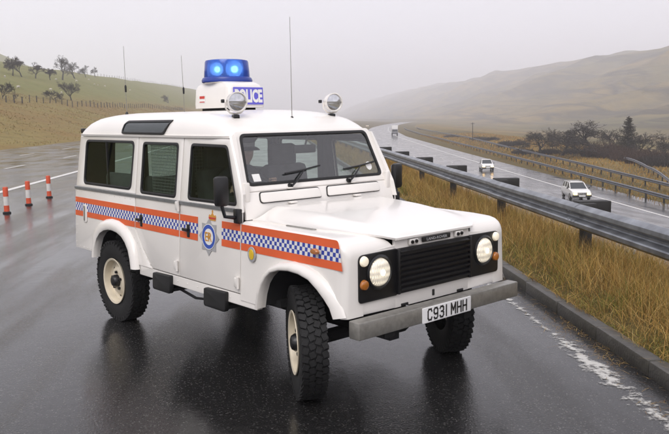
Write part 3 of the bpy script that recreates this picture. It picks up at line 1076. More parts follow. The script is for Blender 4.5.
# --- front end
panel('front_panel', [(-.40, .660), (.40, .660), (.40, 1.145), (-.40, 1.145)], lambda y, z, w: (.600 + w, y, z), M['paint'], car, t=.02)
for s in (-1, 1):
    lp = panel('headlight_panel', rpoly([(s * .388, .752, .012), (s * .745, .752, .03), (s * .745, 1.072, .045), (s * .388, 1.076, .012)]), lambda y, z, w: (.617 + w, y, z), M['black'], car, t=.014, b=.004)
    hl = MB().lathe([(.118, -.004), (.118, .008), (.104, .016), (.098, .006), (.094, .004)], 32, 'X').build('headlight', M['black'], car, loc=(.617, s * .560, .940))
    MB().lathe([(.096, .002), (.090, .016), (.074, .026), (.045, .033), (.0, .036)], 32, 'X').build('lens', M['headlight'], hl)
    MB().lathe([(.022, .030), (.020, .040), (0, .043)], 16, 'X').build('bulb', M['bulb'], hl)
    o = MB().lathe([(.035, 0), (.034, .010), (.030, .018), (.02, .022), (0, .024)], 20, 'X').build('sidelight', M['sidelight'], car, loc=(.617, s * .703, 1.030))
    MB().lathe([(.035, 0), (.034, .010), (.030, .018), (.02, .022), (0, .024)], 20, 'X').build('indicator', M['amber'], car, loc=(.617, s * .703, .874))
gr = panel('grille', [(-.392, .757), (.392, .757), (.392, 1.073), (-.392, 1.073)], lambda y, z, w: (.616 + w, y, z), M['black'], car, t=.012)
sl = MB().add([(x_, y_, z_) for y_ in (-.372, .372) for x_, z_ in ((0, -.013), (.020, -.009), (.024, .005), (.0, .013))],
              [(0, 1, 5, 4), (1, 2, 6, 5), (2, 3, 7, 6), (3, 0, 4, 7), (0, 3, 2, 1), (4, 5, 6, 7)]).mesh('slat')
sl.materials.append(M['black'])
for k in range(8):
    o = bpy.data.objects.new('slat', sl); col.objects.link(o); o.parent = gr
    o.location = (.617, 0, .790 + k * .0365)
for y_ in (-.385, .385):
    MB().box((.626, y_, .915), (.026, .02, .31), bev=.005).build('grille_edge', M['black'], gr)
# name plate above the grille, with its two catches
npl = MB().box((.612, .02, 1.104), (.012, .30, .036), bev=.004).build('name_plate', M['ink'], car)
me = text_mesh('lettering', 'LAND-ROVER', .22, .020, bold=.01)
for v in me.vertices:
    v.co = Vector((.6195 + v.co.z, .02 + v.co.x, 1.104 + v.co.y))
link('lettering', me, M['silver'], npl)
for y_ in (-.225, .265):
    c_ = MB().box((.614, y_, 1.104), (.022, .085, .042), bev=.006).build('bonnet_catch', M['paint'], car)
    MB().lathe([(.013, 0), (.012, .010), (0, .011)], 12, 'X', (.625, y_ - .022, 1.104)).build('bolt', M['black'], c_)
    MB().lathe([(.013, 0), (.012, .010), (0, .011)], 12, 'X', (.625, y_ + .018, 1.106)).build('bolt', M['black'], c_)
for y_, w_, h_ in ((.0, .022, .045), (-.30, .07, .020), (.30, .07, .020)):
    MB().box((.602, y_, .706 if w_ < .03 else .672), (.01, w_, h_), bev=.004).build('panel_slot', M['ink'], car)
# bumper, plate
bp_ = MB().box((.680, 0, .609), (.10, 1.71, .118), bev=.010).build('bumper', M['galv'], car)
for y_ in (-.40, .40):
    MB().box((.60, y_, .60), (.10, .07, .08), bev=.005).build('bumper_bracket', M['dark'], bp_)
MB().box((.69, -.55, .53), (.03, .10, .05), bev=.01).build('towing_eye', M['dark'], bp_)
pl_ = panel('number_plate', rpoly([(-.268, .549, .008), (.256, .549, .008), (.256, .659, .008), (-.268, .659, .008)]), lambda y, z, w: (.740 + w, y, z), M['plate'], car, t=.008, b=.002)


def stroke_text(s_, x0, h, wl, gap, th):
    """Plate characters drawn as strokes of even width."""
    G_ = {'C': [[(.95, .80), (.80, 1), (.2, 1), (0, .82), (0, .18), (.2, 0), (.80, 0), (.95, .2)]],
          '9': [[(.92, .55), (.7, .44), (.25, .44), (0, .6), (0, .84), (.22, 1), (.72, 1), (.95, .84), (.95, .16), (.72, 0), (.22, 0), (.03, .14)]],
          '3': [[(.03, .86), (.22, 1), (.72, 1), (.94, .86), (.94, .66), (.75, .53), (.35, .53)], [(.75, .53), (.95, .38), (.95, .16), (.72, 0), (.22, 0), (.0, .16)]],
          '1': [[(.5, 0), (.5, 1)]],
          'M': [[(0, 0), (0, 1), (.5, .35), (1, 1), (1, 0)]],
          'H': [[(0, 0), (0, 1)], [(1, 0), (1, 1)], [(0, .5), (1, .5)]]}
    polys = []
    x = x0
    for c in s_:
        if c == ' ':
            x += wl * .65
            continue
        w_ = wl * (.32 if c == '1' else 1.12 if c == 'M' else 1)
        for ln in G_[c]:
            pts = [Vector((x + a * w_ if c != '1' else x + w_ * .5, b * h)) for a, b in ln]
            for i in range(len(pts) - 1):
                a, b = pts[i], pts[i + 1]
                dd = (b - a).normalized()
                n_ = Vector((-dd.y, dd.x)) * th / 2
                ee = dd * th / 2
                polys.append([a - n_ - ee * .98, b - n_ + ee * .98, b + n_ + ee * .98, a + n_ - ee * .98])
        x += w_ + gap
    return polys, x - gap


TXT = 'C931 MHH'
_, wid = stroke_text(TXT, 0, .074, .040, .022, .0125)
polys, _ = stroke_text(TXT, -.006 - wid / 2, .074, .040, .022, .0125)
mb = MB()
for k, p in enumerate(polys):
    dx = .0004 + .00006 * k
    mb.add([(.7405 + dx, q.x, .567 + q.y) for q in p], [(0, 1, 2, 3)])
mb.build('registration', M['ink'], pl_, recalc=False)

# --- roof
SEC = [(.776, 1.822), (.772, 1.845), (.762, 1.88), (.742, 1.925), (.70, 1.972), (.64, 2.003), (.55, 2.020), (.40, 2.031), (.2, 2.037), (0, 2.04)]
def roof_k(x): return float(np.interp(x, [-3.60, -3.575, -3.53, -3.46, -3.36, -3.2, -3.0, -1.6, -1.35, -1.15, -1.0, -.90, -.84, -.805], [.0, .28, .52, .72, .86, .95, 1, 1, .985, .88, .70, .48, .27, .10]))
def roof_w(x): return float(np.interp(x, [-3.60, -3.55, -3.45, -1.0, -.88, -.80], [.965, .99, 1, 1, .975, .945]))


rows = []
for x in (-3.60, -3.575, -3.55, -3.53, -3.50, -3.46, -3.41, -3.36, -3.28, -3.2, -3.1, -3.0, -2.5, -2.0, -1.6, -1.45, -1.35, -1.25, -1.15, -1.07, -1.0, -.95, -.90, -.87, -.84, -.82, -.805):
    k_, w_ = roof_k(x), roof_w(x)
    half = [(x, y * w_, 1.822 + (z - 1.822) * k_) for y, z in SEC]
    rows.append([(p[0], -p[1], p[2]) for p in half] + [p for p in half[:-1][::-1]])
roof = MB().grid(rows).build('roof', [M['paint']], car, ang=60)
solidify(roof, .02, -1)
MB().grid([[(x, y, 1.90 if abs(y) > .6 else 1.96) for y in (-.66, -.55, 0, .55, .66)] for x in (-3.25, -1.35)]).build('headlining', M['trim'], car)
for s in (-1, 1):
    pts = [(x, s * .786 * roof_w(x), 1.818) for x in np.linspace(-3.60, -.80, 24)]
    rows = [[(p[0], p[1] - s * .03, 1.810), (p[0], p[1], 1.810), (p[0], p[1] + s * .004, 1.828), (p[0], p[1] - s * .02, 1.832)] for p in pts]
    MB().grid(rows, closed=True).build('drip_rail', M['paint'], car)

    def rmap(off):
        def f(x, z, w):
            y = float(np.interp(z, [1.822, 1.845, 1.88, 1.925, 1.972], [.776, .772, .762, .742, .70]))
            return (x, s * (y + off + w), z)
        return f
    ALP = [(-2.60, 1.842, .03), (-1.80, 1.838, .03), (-1.728, 1.955, .02), (-2.59, 1.955, .055)]
    rc = (1.845, 1.88, 1.925)
    a_ = ring('roof_window', rpoly(inset(ALP, -.006)), rpoly(inset(ALP, .016)), rmap(.016), M['rubber'], car, t=.02, b=.005, cuts=rc)
    panel('pane', rpoly(inset(ALP, .008)), rmap(.008), plain('tinted_glass', (.02, .03, .032), rough=.06, var=.1), a_, t=.006, b=0.0, cuts=rc)


# --- windscreen, bulkhead
def wmap(off):
    return lambda y, z, w: (-.632 - (z - 1.458) * .43 + off + w * .92, y, z + w * .40 + off * .4)


WS = [(-.722, 1.452, .05), (.722, 1.452, .05), (.674, 1.836, .05), (-.674, 1.836, .05)]
wsf = panel('windscreen_frame', rpoly([(-.785, 1.405, .02), (.785, 1.405, .02), (.725, 1.862, .04), (-.725, 1.862, .04)]), wmap(0), PT, car, holes=[rpoly(inset(WS, .004))], t=.03)
ring('windscreen_seal', rpoly(inset(WS, -.008)), rpoly(inset(WS, .016)), wmap(.006), M['rubber'], wsf, t=.02, b=.005, cuts=())
panel('windscreen', rpoly(inset(WS, .008)), wmap(-.006), M['screen'], wsf, t=.005, b=0)
# stickers on the glass
panel('tax_disc', [(.60 + .034 * math.cos(a), 1.535 + .036 * math.sin(a)) for a in np.linspace(0, 2 * math.pi, 20)[:-1]], wmap(-.003), M['badge_white'], wsf, t=.002, b=0)
panel('paper_permit', [(-.655, 1.478), (-.585, 1.478), (-.59, 1.535), (-.66, 1.535)], wmap(-.003), M['badge_white'], wsf, t=.002, b=0)
bmap = lambda off: (lambda y, z, w: (-.575 - (z - 1.29) * .30 + off + w, y, z))
blk = panel('bulkhead', [(-.80, 1.20), (.80, 1.20), (.785, 1.400), (-.785, 1.400)], bmap(0), PT, car, t=.03)
for s in (-1, 1):
    vf = [(s * .035, 1.318, .02), (s * .645, 1.318, .03), (s * .635, 1.392, .02), (s * .05, 1.392, .02)]
    panel('vent_seal', rpoly(inset(vf, -.007)), bmap(.008), M['rubber'], blk, t=.008, b=.002)
    v_ = panel('vent_flap', rpoly(vf), bmap(.018), M['paint'], blk, t=.014, b=.004)
    MB().box((-.602, s * .34, 1.41), (.03, .05, .012), bev=.004).build('vent_hinge', M['paint'], blk)
    MB().box((-.555, s * .35, 1.300), (.04, .07, .018), bev=.006).build('bonnet_hinge', M['paint'], blk)
    MB().box((-.605, s * .760, 1.405), (.045, .05, .15), bev=.012).build('screen_bracket', M['paint'], blk)
    # wiper: arm and blade, lying towards the car's left
    px = -.10 if s > 0 else -.42
    px = .30 if s > 0 else -.33
    wp = lambda y, z, o_=.02: (-.632 - (z - 1.458) * .43 + o_, y, z)
    mbw = MB().tube([wp(px, 1.425, .03), wp(px + .06, 1.46, .035), wp(px + .17, 1.535, .022)], [.010, .008, .006], 6)
    wpo = mbw.build('wiper', M['black'], wsf)
    MB().tube([wp(px - .02, 1.522, .012), wp(px + .17, 1.540, .016), wp(px + .36, 1.566, .012)], .008, 6).build('wiper_blade', M['black'], wsf)
    MB().lathe([(.02, 0), (.018, .03), (0, .032)], 10, 'X', (-.622, px, 1.425)).build('wiper_spindle', M['black'], wsf)
    # door mirror on its arm
    arm = MB().tube([(-.60, s * .83, 1.225), (-.585, s * .875, 1.225), (-.60, s * (.96 if s < 0 else .88), 1.24), (-.615, s * (.98 if s < 0 else .885), 1.34)], .015, 8)
    arm.box((-.585, s * .855, 1.235), (.06, .05, .11), bev=.01)
    mo = arm.build('door_mirror', M['black'], car)
    mh = MB().box((0, 0, 0), (.06, .115, .225), bev=.026).build('mirror_housing', M['black'], mo, loc=(-.60, s * (.985 if s < 0 else .885), 1.43), rot=(0, 0, s * R(8)))
    MB().box((-.0305, 0, 0), (.004, .09, .19), bev=.002).build('mirror_glass', M['chrome'], mo, loc=tuple(mh.location), rot=tuple(mh.rotation_euler))

# --- roof pod with its beacon and sign
pod_c = (-1.90, -.025)
def pod_loop(hx, hy, r_, z, front=0.0):
    out = []
    for cx, cy, a0 in ((hx - r_, hy - r_, 0), (-hx + r_, hy - r_, 90), (-hx + r_, -hy + r_, 180), (hx - r_, -hy + r_, 270)):
        for k in range(6):
            a = R(a0 + 90 * k / 5)
            out.append((pod_c[0] + cx + r_ * math.cos(a), pod_c[1] + cy + r_ * math.sin(a), z))
    return out


HX, HY = .305, .205
prof = [(HX, HY, .06, 2.060), (HX + .002, HY + .002, .06, 2.10), (HX - .008, HY - .006, .06, 2.235), (HX - .025, HY - .018, .06, 2.268), (HX - .06, HY - .03, .07, 2.288), (HX - .10, HY - .02, .10, 2.298), (.02, .02, .015, 2.302)]
rows = [pod_loop(*p) for p in prof]
pod = MB().grid(rows, closed=True).build('roof_pod', M['paint'], car, ang=40)
MB().box((pod_c[0] - .01, pod_c[1], 2.046), (.46, .30, .05), bev=.01).build('pod_mount', M['rubber'], pod)
sg = panel('police_sign', rpoly([(-.18, 2.088, .006), (.145, 2.088, .006), (.145, 2.243, .006), (-.18, 2.243, .006)]), lambda y, z, w: (-1.585 + w - (z - 2.10) * .04, y, z), M['sign_blue'], pod, t=.008, b=.002)
me = text_mesh('sign_lettering', 'POLICE', .300, .122, bold=.045)
for v in me.vertices:
    v.co = Vector((-1.5838 + v.co.z - (v.co.y + .065) * .04, -.0175 + v.co.x, 2.165 + v.co.y))
link('sign_lettering', me, M['badge_white'], pod)
panel('pod_sticker', rpoly([(-2.085, 2.110, .006), (-1.985, 2.110, .006), (-1.985, 2.180, .006), (-2.085, 2.180, .006)]), lambda x, z, w: (x, pod_c[1] - HY - .0045 + (z - 2.1) * .035 - w, z), M['badge_white'], pod, t=.003, b=0)
panel('pod_sticker_print', [(-2.078, 2.150), (-1.992, 2.150), (-1.992, 2.174), (-2.078, 2.174)], lambda x, z, w: (x, pod_c[1] - HY - .0070 + (z - 2.1) * .035 - w, z), M['red'], pod, t=.001, b=0)
panel('pod_sticker_print', [(-2.078, 2.116), (-1.992, 2.116), (-1.992, 2.124), (-2.078, 2.124)], lambda x, z, w: (x, pod_c[1] - HY - .0070 + (z - 2.1) * .035 - w, z), M['red'], pod, t=.001, b=0)
bc_ = (pod_c[0] - .035, pod_c[1] + .01, 2.300)
beacon = MB().lathe([(.235, 0), (.238, .018), (.228, .040), (.212, .048)], 40).build('beacon', plain('beacon_rim', (.02, .05, .30), rough=.3), car, loc=bc_)
MB().lathe([(.214, .044), (.211, .10), (.203, .185), (.196, .200), (.16, .207), (.0, .212)], 40).build('dome', M['blue_dome'], beacon, ang=30)
MB().lathe([(.0, .03), (.19, .035), (.19, .045), (.06, .05), (.055, .16), (0, .165)], 20).build('mechanism', M['beacon_core'], beacon)
for dx_, dy_ in ((.07, -.10), (-.10, .04), (.10, .08), (-.08, -.10)):
    pass
fw = Vector((math.cos(R(-41)), math.sin(R(-41)), 0))
sd = Vector((-fw.y, fw.x, 0))
for k_, r_ in ((-.080, .062), (.080, .078)):
    c_ = fw * .06 + sd * k_
    rot_ = Matrix.Rotation(R(-41), 3, 'Z')
    MB().lathe([(r_, .05), (r_ * .8, .02), (r_ * .4, 0), (0, -.005)], 20, 'X', (c_.x, c_.y, .118), mat=rot_).build('reflector', M['plate'], beacon)
    MB().lathe([(r_ * .34, .004), (r_ * .30, .022), (0, .028)], 14, 'X', (c_.x, c_.y, .118), mat=rot_).build('lamp', M['beacon_lamp'], beacon)

# --- spotlights on the roof corners
for (x_, y_, zb_) in ((-1.045, -.535, 1.962), (-1.07, .525, 1.962)):
    sp = empty('spotlight', (x_, y_, zb_), R(-14), car)
    MB().box((0, 0, .012), (.07, .05, .04), bev=.008).build('foot', M['black'], sp)
    MB().tube([(0, -.083, .132), (0, -.080, .08), (0, -.045, .045), (0, 0, .038), (0, .045, .045), (0, .080, .08), (0, .083, .132)], .008, 6).build('bracket', M['paint'], sp)
    MB().lathe([(.0, -.055), (.035, -.052), (.066, -.030), (.078, .0), (.082, .05), (.084, .062), (.076, .064), (.070, .050)], 28, 'X', (0, 0, .132)).build('lamp_shell', M['paint'], sp)
    MB().lathe([(.072, .052), (.05, .058), (0, .060)], 24, 'X', (0, 0, .132)).build('lamp_lens', M['lens'], sp)
    MB().box((.060, 0, .132), (.006, .14, .012)).build('lens_bar', M['galv'], sp)
    MB().box((-.05, -.088, .142), (.04, .022, .03), bev=.006).build('clamp', M['black'], sp)

# --- whip aerials
for (x_, y_, zb_, zt_, coil, lean) in ((-3.25, -.40, 2.02, 2.72, .23, 0), (-3.28, .30, 2.02, 2.66, .22, -.02), (-.985, 0, 1.945, 2.80, None, 0)):
    mb = MB().tube([(x_, y_, zb_), (x_ + lean * .3, y_, zb_ + .3), (x_ + lean, y_, zt_)], [.0035, .003, .002], 5)
    ae = mb.build('aerial', M['galv'], car)
    MB().lathe([(.018, 0), (.016, .02), (.008, .035), (0, .036)], 10, 'Z', (x_, y_, zb_ - .005)).build('aerial_base', M['black'], ae)
    if coil:
        MB().lathe([(0, 0), (.010, .003), (.012, .06), (.006, .075), (0, .078)], 8, 'Z', (x_, y_, zb_ + coil)).build('aerial_coil', M['black'], ae)


# --- wheels
def wheel(loc, steer, s):
    w = empty('wheel', loc, steer, car)
    mb = MB()
    ro, wd = .395, .086
    mb.lathe([(.215, -wd * .80), (.24, -wd * .98), (.33, -wd * 1.06), (.372, -wd * 1.0), (ro - .012, -wd * .88), (ro - .010, -wd * .5), (ro - .008, 0), (ro - .010, wd * .5), (ro - .012, wd * .88), (.372, wd), (.33, wd * 1.06), (.24, wd * .98), (.215, wd * .80)], 56, 'Y')
    nb = 44
    for k in range(nb):
        for j, yy in enumerate((-.066, -.022, .022, .066)):
            a = 2 * math.pi * (k + (.5 if j % 2 else 0)) / nb
            rot = Matrix.Rotation(-a, 3, 'Y') @ Matrix.Rotation(R(22) * (1 if j % 2 else -1), 3, 'X').to_3x3()
            rot = Matrix.Rotation(-a, 3, 'Y')
            c = rot @ Vector((ro - .003, yy, 0))
            r2 = rot @ Matrix.Rotation(R(20) * (1 if j % 2 else -1), 3, 'X')
            mb.box(c, (.018, .040, .042), rot=r2)
        # shoulder lugs
        for yy in (-.084, .084):
            a = 2 * math.pi * (k + .25) / nb
            rot = Matrix.Rotation(-a, 3, 'Y')
            mb.box(rot @ Vector((ro - .022, yy, 0)), (.030, .014, .034), rot=rot)
    mb.build('tyre', M['tyre'], w, ang=30, recalc=True)
    o_ = s
    MB().lathe([(.212, o_ * .080), (.228, o_ * .090), (.226, o_ * .096), (.208, o_ * .090), (.200, o_ * .060), (.196, o_ * .030), (.170, o_ * .018), (.150, o_ * .028), (.125, o_ * .050), (.100, o_ * .055), (.06, o_ * .052), (0, o_ * .05)], 40, 'Y').build('rim', M['rim'], w)
    MB().lathe([(.062, o_ * .045), (.060, o_ * .085), (.048, o_ * .105), (.030, o_ * .112), (0, o_ * .113)], 20, 'Y').build('hub', M['black'], w)
    for k in range(5):
        a = 2 * math.pi * k / 5 + .3
        MB().lathe([(.015, o_ * .05), (.014, o_ * .075), (0, o_ * .078)], 6, 'Y', (.086 * math.cos(a), 0, .086 * math.sin(a))).build('wheel_nut', M['black'], w)
    for k in range(8):
        a = 2 * math.pi * k / 8
        MB().lathe([(.014, o_ * .0285), (.012, o_ * .0305), (0, o_ * .0305)], 10, 'Y', (.150 * math.cos(a), 0, .150 * math.sin(a))).build('rim_hole', M['ink'], w)
    return w


ST = R(-30)
wheel((-2.795, -.762, .392), 0, -1)
wheel((-2.795, .762, .392), 0, 1)
wheel((.085, -.765, .392), ST, -1)
wheel((.085, .765, .392), ST, 1)

# --- underside, arch liners, steps
mb = MB()
for y_ in (-.40, .40):
    mb.box((-1.45, y_, .52), (4.1, .09, .16))
mb.box((-1.72, 0, .60), (3.0, 1.5, .05))
mb.box((-1.2, .05, .50), (1.3, .42, .22))
mb.box((-2.9, .1, .50), (.5, .7, .22))
ch = mb.build('chassis', M['dark'], car)
MB().tube([(.085, -.68, .392), (.085, .68, .392)], .05, 10).lathe([(0, -.13), (.10, -.08), (.13, 0), (.10, .08), (0, .13)], 14, 'X', (.085, .15, .39)).build('front_axle', M['dark'], ch)
MB().tube([(-2.795, -.68, .392), (-2.795, .68, .392)], .05, 10).lathe([(0, -.13), (.10, -.08), (.13, 0), (.10, .08), (0, .13)], 14, 'X', (-2.795, .15, .39)).build('rear_axle', M['dark'], ch)
MB().box((.02, 0, .86), (1.02, .86, .42)).build('engine', M['dark'], car)
MB().box((-.535, 0, .87), (.03, 1.56, .56)).build('firewall', M['dark'], car)
for s in (-1, 1):
    for inner, nm in ((REAR_IN, 'rear_arch_liner'), (FRONT_IN, 'front_arch_liner')):
        rows = [[(x, s * y_, z + .012) for x, z in inner] for y_ in (.87, .66, .44)]
        rows.append([(x, s * .44, .45) for x, z in inner])
        MB().grid(rows).build(nm, M['dark'], car)
    for x0, x1 in ((-1.885, -1.58), (-1.035, -.725)):
        stp = panel('step', rpoly([(x0, .475, .03), (x1, .475, .03), (x1, .632, .015), (x0, .622, .015)]), smap(s, .030), M['rubber'], car, t=.045, b=.008)
        MB().box(((x0 + x1) / 2, s * .80, .50), (.26, .22, .03), bev=.006).build('step_bracket', M['dark'], stp)
    MB().tube([(-1.58, s * .80, .50), (-1.30, s * .82, .475), (-1.03, s * .80, .50)], .012, 6).build('step_rail', M['dark'], car)

# --- back of the vehicle
bk = panel('rear_panel', rpoly([(-.80, .64, .01), (.80, .64, .01), (.74, 1.83, .05), (-.74, 1.83, .05)]), lambda y, z, w: (XREAR + .02 - max(0, (z - 1.2)) * -.05 - w, y, z), PT, car, t=.03,
           holes=[rpoly([(-.42, 1.33, .05), (.42, 1.33, .05), (.40, 1.76, .05), (-.40, 1.76, .05)])])
panel('rear_window', rpoly([(-.43, 1.32, .05), (.43, 1.32, .05), (.41, 1.77, .05), (-.41, 1.77, .05)]), lambda y, z, w: (XREAR + .045 - w, y, z), M['glass'], bk, t=.005, b=0)
MB().box((XREAR - .03, -.70, 1.86), (.06, .05, .05), bev=.01).build('rear_lamp', M['black'], bk)
MB().box((XREAR + .08, 0, .58), (.12, .7, .12), bev=.01).build('rear_crossmember', M['dark'], car)

# --- inside
MB().box((-.84, 0, 1.24), (.32, 1.50, .22), bev=.05).build('dashboard', M['trim'], car)
sw = MB()
sw.lathe([(.195 + .013 * math.cos(a), .013 * math.sin(a)) for a in np.linspace(0, 2 * math.pi, 9)], 28, 'X', mat=Matrix.Rotation(R(-28), 3, 'Y'))
sw.tube([(0, -.19, 0), (0, .19, 0)], .012, 6)
sw.build('steering_wheel', M['rubber'], car, loc=(-.99, -.40, 1.34))
for y_ in (-.40, .30):
    se = MB().box((-1.22, y_, .98), (.48, .50, .16), bev=.05)
    st_ = se.build('seat', M['seat'], car)
    MB().box((-1.47, y_, 1.28), (.14, .48, .52), rot=Matrix.Rotation(R(-10), 3, 'Y'), bev=.05).build('backrest', M['seat'], st_)
    MB().box((-1.53, y_, 1.62), (.10, .30, .21), bev=.04).build('headrest', M['seat'], st_)
    MB().tube([(-1.51, y_ - .08, 1.5), (-1.52, y_ - .08, 1.6)], .008, 6).build('headrest_post', M['galv'], st_)
for y_ in (-.42, .42):
    MB().box((-2.62, y_, 1.02), (.9, .42, .12), bev=.04).box((-2.62, y_ * 1.7, 1.25), (.9, .10, .40), bev=.04).build('rear_bench', M['seat'], car)
MB().box((-2.05, 0, .80), (2.9, 1.4, .05)).build('floor_mat', M['trim'], car)
# wire guards: behind the front seats and inside the rear door windows
mb = MB()
for k in range(25):
    mb.box((-1.66, -.70 + .72 * k / 24, 1.55), (.003, .0035, .48))
for k in range(17):
    mb.box((-1.66, -.34, 1.32 + .46 * k / 16), (.003, .72, .0035))
mb.box((-1.66, 0, 1.79), (.02, 1.42, .02)).box((-1.66, 0, 1.31), (.02, 1.42, .02))
mb.build('wire_guard', M['mesh_wire'], car, recalc=False)
for s in (-1, 1):
    mb = MB()
    for k in range(20):
        mb.box((-2.10 + .5 * k / 19, s * .745, 1.54), (.0035, .003, .46))
    for k in range(17):
        mb.box((-1.85, s * .745, 1.32 + .44 * k / 16), (.52, .003, .0035))
    if s < 0:
        mb.build('window_guard', M['mesh_wire'], car, recalc=False)
    MB().box((-1.46, s * .74, 1.55), (.09, .05, .50)).build('inner_pillar', M['trim'], car)
    MB().box((-2.27, s * .74, 1.55), (.09, .05, .50)).build('inner_pillar', M['trim'], car)
mr = MB().box((-.85, .02, 1.70), (.03, .24, .07), bev=.02).tube([(-.84, .02, 1.73), (-.83, .05, 1.83)], .008, 6).build('rear_view_mirror', M['rubber'], car)

# ------------------------------------------------------------------ the person at the wheel
M['uniform'] = plain('dark_uniform', (0.016, 0.018, 0.026), rough=0.9, var=0.2, scale=14)
M['skin'] = plain('skin', (0.42, 0.26, 0.19), rough=0.6, var=0.08, scale=20)
M['cap_band'] = plain('cap_band', (0.25, 0.25, 0.26), rough=0.7, var=0.1)


def seated_person():
    # car coordinates: x forward, y left; hips on the driver's seat, hands on the wheel
    V, E, RR = [], [], []

    def a(p, r_, par=None):
        V.append(p); RR.append(r_ if isinstance(r_, tuple) else (r_, r_))
        if par is not None:
            E.append((par, len(V) - 1))
        return len(V) - 1
    Y0 = -.40
    hip = a((-1.24, Y0, 1.14), (.12, .16))
    belly = a((-1.25, Y0, 1.27), (.115, .15), hip)
    chest = a((-1.23, Y0, 1.41), (.12, .165), belly)
    coll = a((-1.20, Y0, 1.51), (.075, .11), chest)
    neck = a((-1.175, Y0, 1.57), .055, coll)
    chin = a((-1.145, Y0, 1.625), (.066, .062), neck)
    eyes = a((-1.135, Y0, 1.69), (.088, .074), chin)
    a((-1.14, Y0, 1.755), (.070, .066), eyes)
    a((-1.04, Y0, 1.672), .010, eyes)                              # nose
    for s_ in (-1, 1):
        a((-1.145, Y0 + s_ * .082, 1.682), .012, eyes)             # ears
        th = a((-1.06, Y0 + s_ * .10, 1.12), .085, hip)
        kn = a((-.82, Y0 + s_ * .14, 1.13), .062, th)
        an = a((-.70, Y0 + s_ * .14, .90), .045, kn)
        a((-.62, Y0 + s_ * .14, .87), .035, an)
        sh = a((-1.21, Y0 + s_ * .18, 1.46), .066, coll)
        el = a((-1.10, Y0 + s_ * .27, 1.24), .050, sh)
        wr = a((-1.02, Y0 + s_ * .205, 1.37), .030, el)
        pm = a((-.995, Y0 + s_ * .195, 1.42), (.020, .036), wr)
        for k in range(4):
            f1 = a((-.955, Y0 + s_ * .19, 1.405 + .018 * k), .009, pm)
            f2 = a((-.945, Y0 + s_ * (.165 - .003 * k), 1.405 + .018 * k), .0085, f1)
            a((-.972, Y0 + s_ * (.155 - .002 * (k % 2)), 1.405 + .018 * k), .008, f2)
        t1 = a((-1.01, Y0 + s_ * .165, 1.43), .010, wr)
        a((-.985, Y0 + s_ * .150, 1.46), .009, t1)
    me = bpy.data.meshes.new('person')
    me.from_pydata(V, E, [])
    ob = bpy.data.objects.new('person_tmp', me)
    col.objects.link(ob)
    ob.modifiers.new('skin', 'SKIN').use_smooth_shade = True
    for i, r_ in enumerate(RR):
        me.skin_vertices[0].data[i].radius = r_
    me.skin_vertices[0].data[0].use_root = True
    sb = ob.modifiers.new('sub', 'SUBSURF'); sb.levels = 2
    bpy.context.view_layer.update()
    out = bpy.data.meshes.new_from_object(ob.evaluated_get(bpy.context.evaluated_depsgraph_get()))
    bpy.data.objects.remove(ob)
    out.name = 'person'
    out.materials.clear()
    out.materials.append(M['uniform']); out.materials.append(M['skin'])
    for p in out.polygons:
        c = p.center
        p.material_index = 1 if (c.z > 1.575 and c.x > -1.3) or c.x > -1.015 and abs(c.y - Y0) < .26 and 1.37 < c.z < 1.5 else 0
        p.use_smooth = True
    # set in world space beside the vehicle's own origin: the person is not a part of the car
    o = link('person', out, None, None, (0, 0, 0), (0, 0, CAR_RZ))
    tag(o, 'person in dark clothing sitting at the steering wheel behind the windscreen', 'person')
    MB().lathe([(.093, 0), (.096, .035), (.125, .070), (.120, .085), (.06, .092), (0, .093)], 24, 'Z', (-1.145, Y0, 1.728)).build('cap', M['uniform'], o)
    MB().lathe([(.0955, .002), (.0985, .034)], 24, 'Z', (-1.145, Y0, 1.728)).build('cap_band', M['cap_band'], o)
    pk = [[(-1.145 + r_ * math.cos(a_), Y0 + r_ * math.sin(a_) * .9, 1.732 - dz) for a_ in np.linspace(-1.0, 1.0, 9)] for r_, dz in ((.090, 0), (.125, .012), (.150, .030))]
    solidify(MB().grid(pk).build('cap_peak', M['black'], o), .004)


seated_person()

# ------------------------------------------------------------------ safety barriers
M['barrier'] = plain('barrier_steel', (0.25, 0.265, 0.29), rough=0.36, metal=0.6, var=0.4, scale=5)
M['barrier_far'] = plain('barrier_steel_far', (0.16, 0.165, 0.18), rough=0.55, metal=0.4, var=0.2, scale=3)
M['post'] = plain('barrier_post', (0.016, 0.015, 0.014), rough=0.6, var=0.4, scale=10)

W_PROF = [(0.0, .156), (-.012, .157), (-.066, .128), (-.080, .112), (-.084, .068), (-.074, .054), (-.016, .022), (-.008, .010), (-.008, -.010), (-.016, -.022), (-.074, -.054), (-.084, -.068), (-.080, -.112), (-.066, -.128), (-.012, -.157), (0.0, -.156)]


def beam_mesh(name, length, mat, n=4):
    rows = [[(x, -length / 2 + length * k / n, z) for x, z in W_PROF] for k in range(n + 1)]
    rows_in = [[(x + .006 if abs(z) < .149 else x, p[1], z * .975) for (x, z), p in zip(W_PROF, r_)] for r_ in rows]
    mb = MB().grid(rows)
    mb.grid([r_[::-1] for r_ in rows_in])
    for s_ in (0, -1):      # bolts at the lap joint
        pass
    for y_ in (-length / 2 + .09, -length / 2 + .19):
        for z_ in (.055, -.055):
            mb.lathe([(.018, -.09 - .004), (.014, -.098), (0, -.100)], 8, 'X', (.018, y_, z_))
    me = mb.mesh(name, 24, recalc=False)
    me.materials.append(mat)
    return me


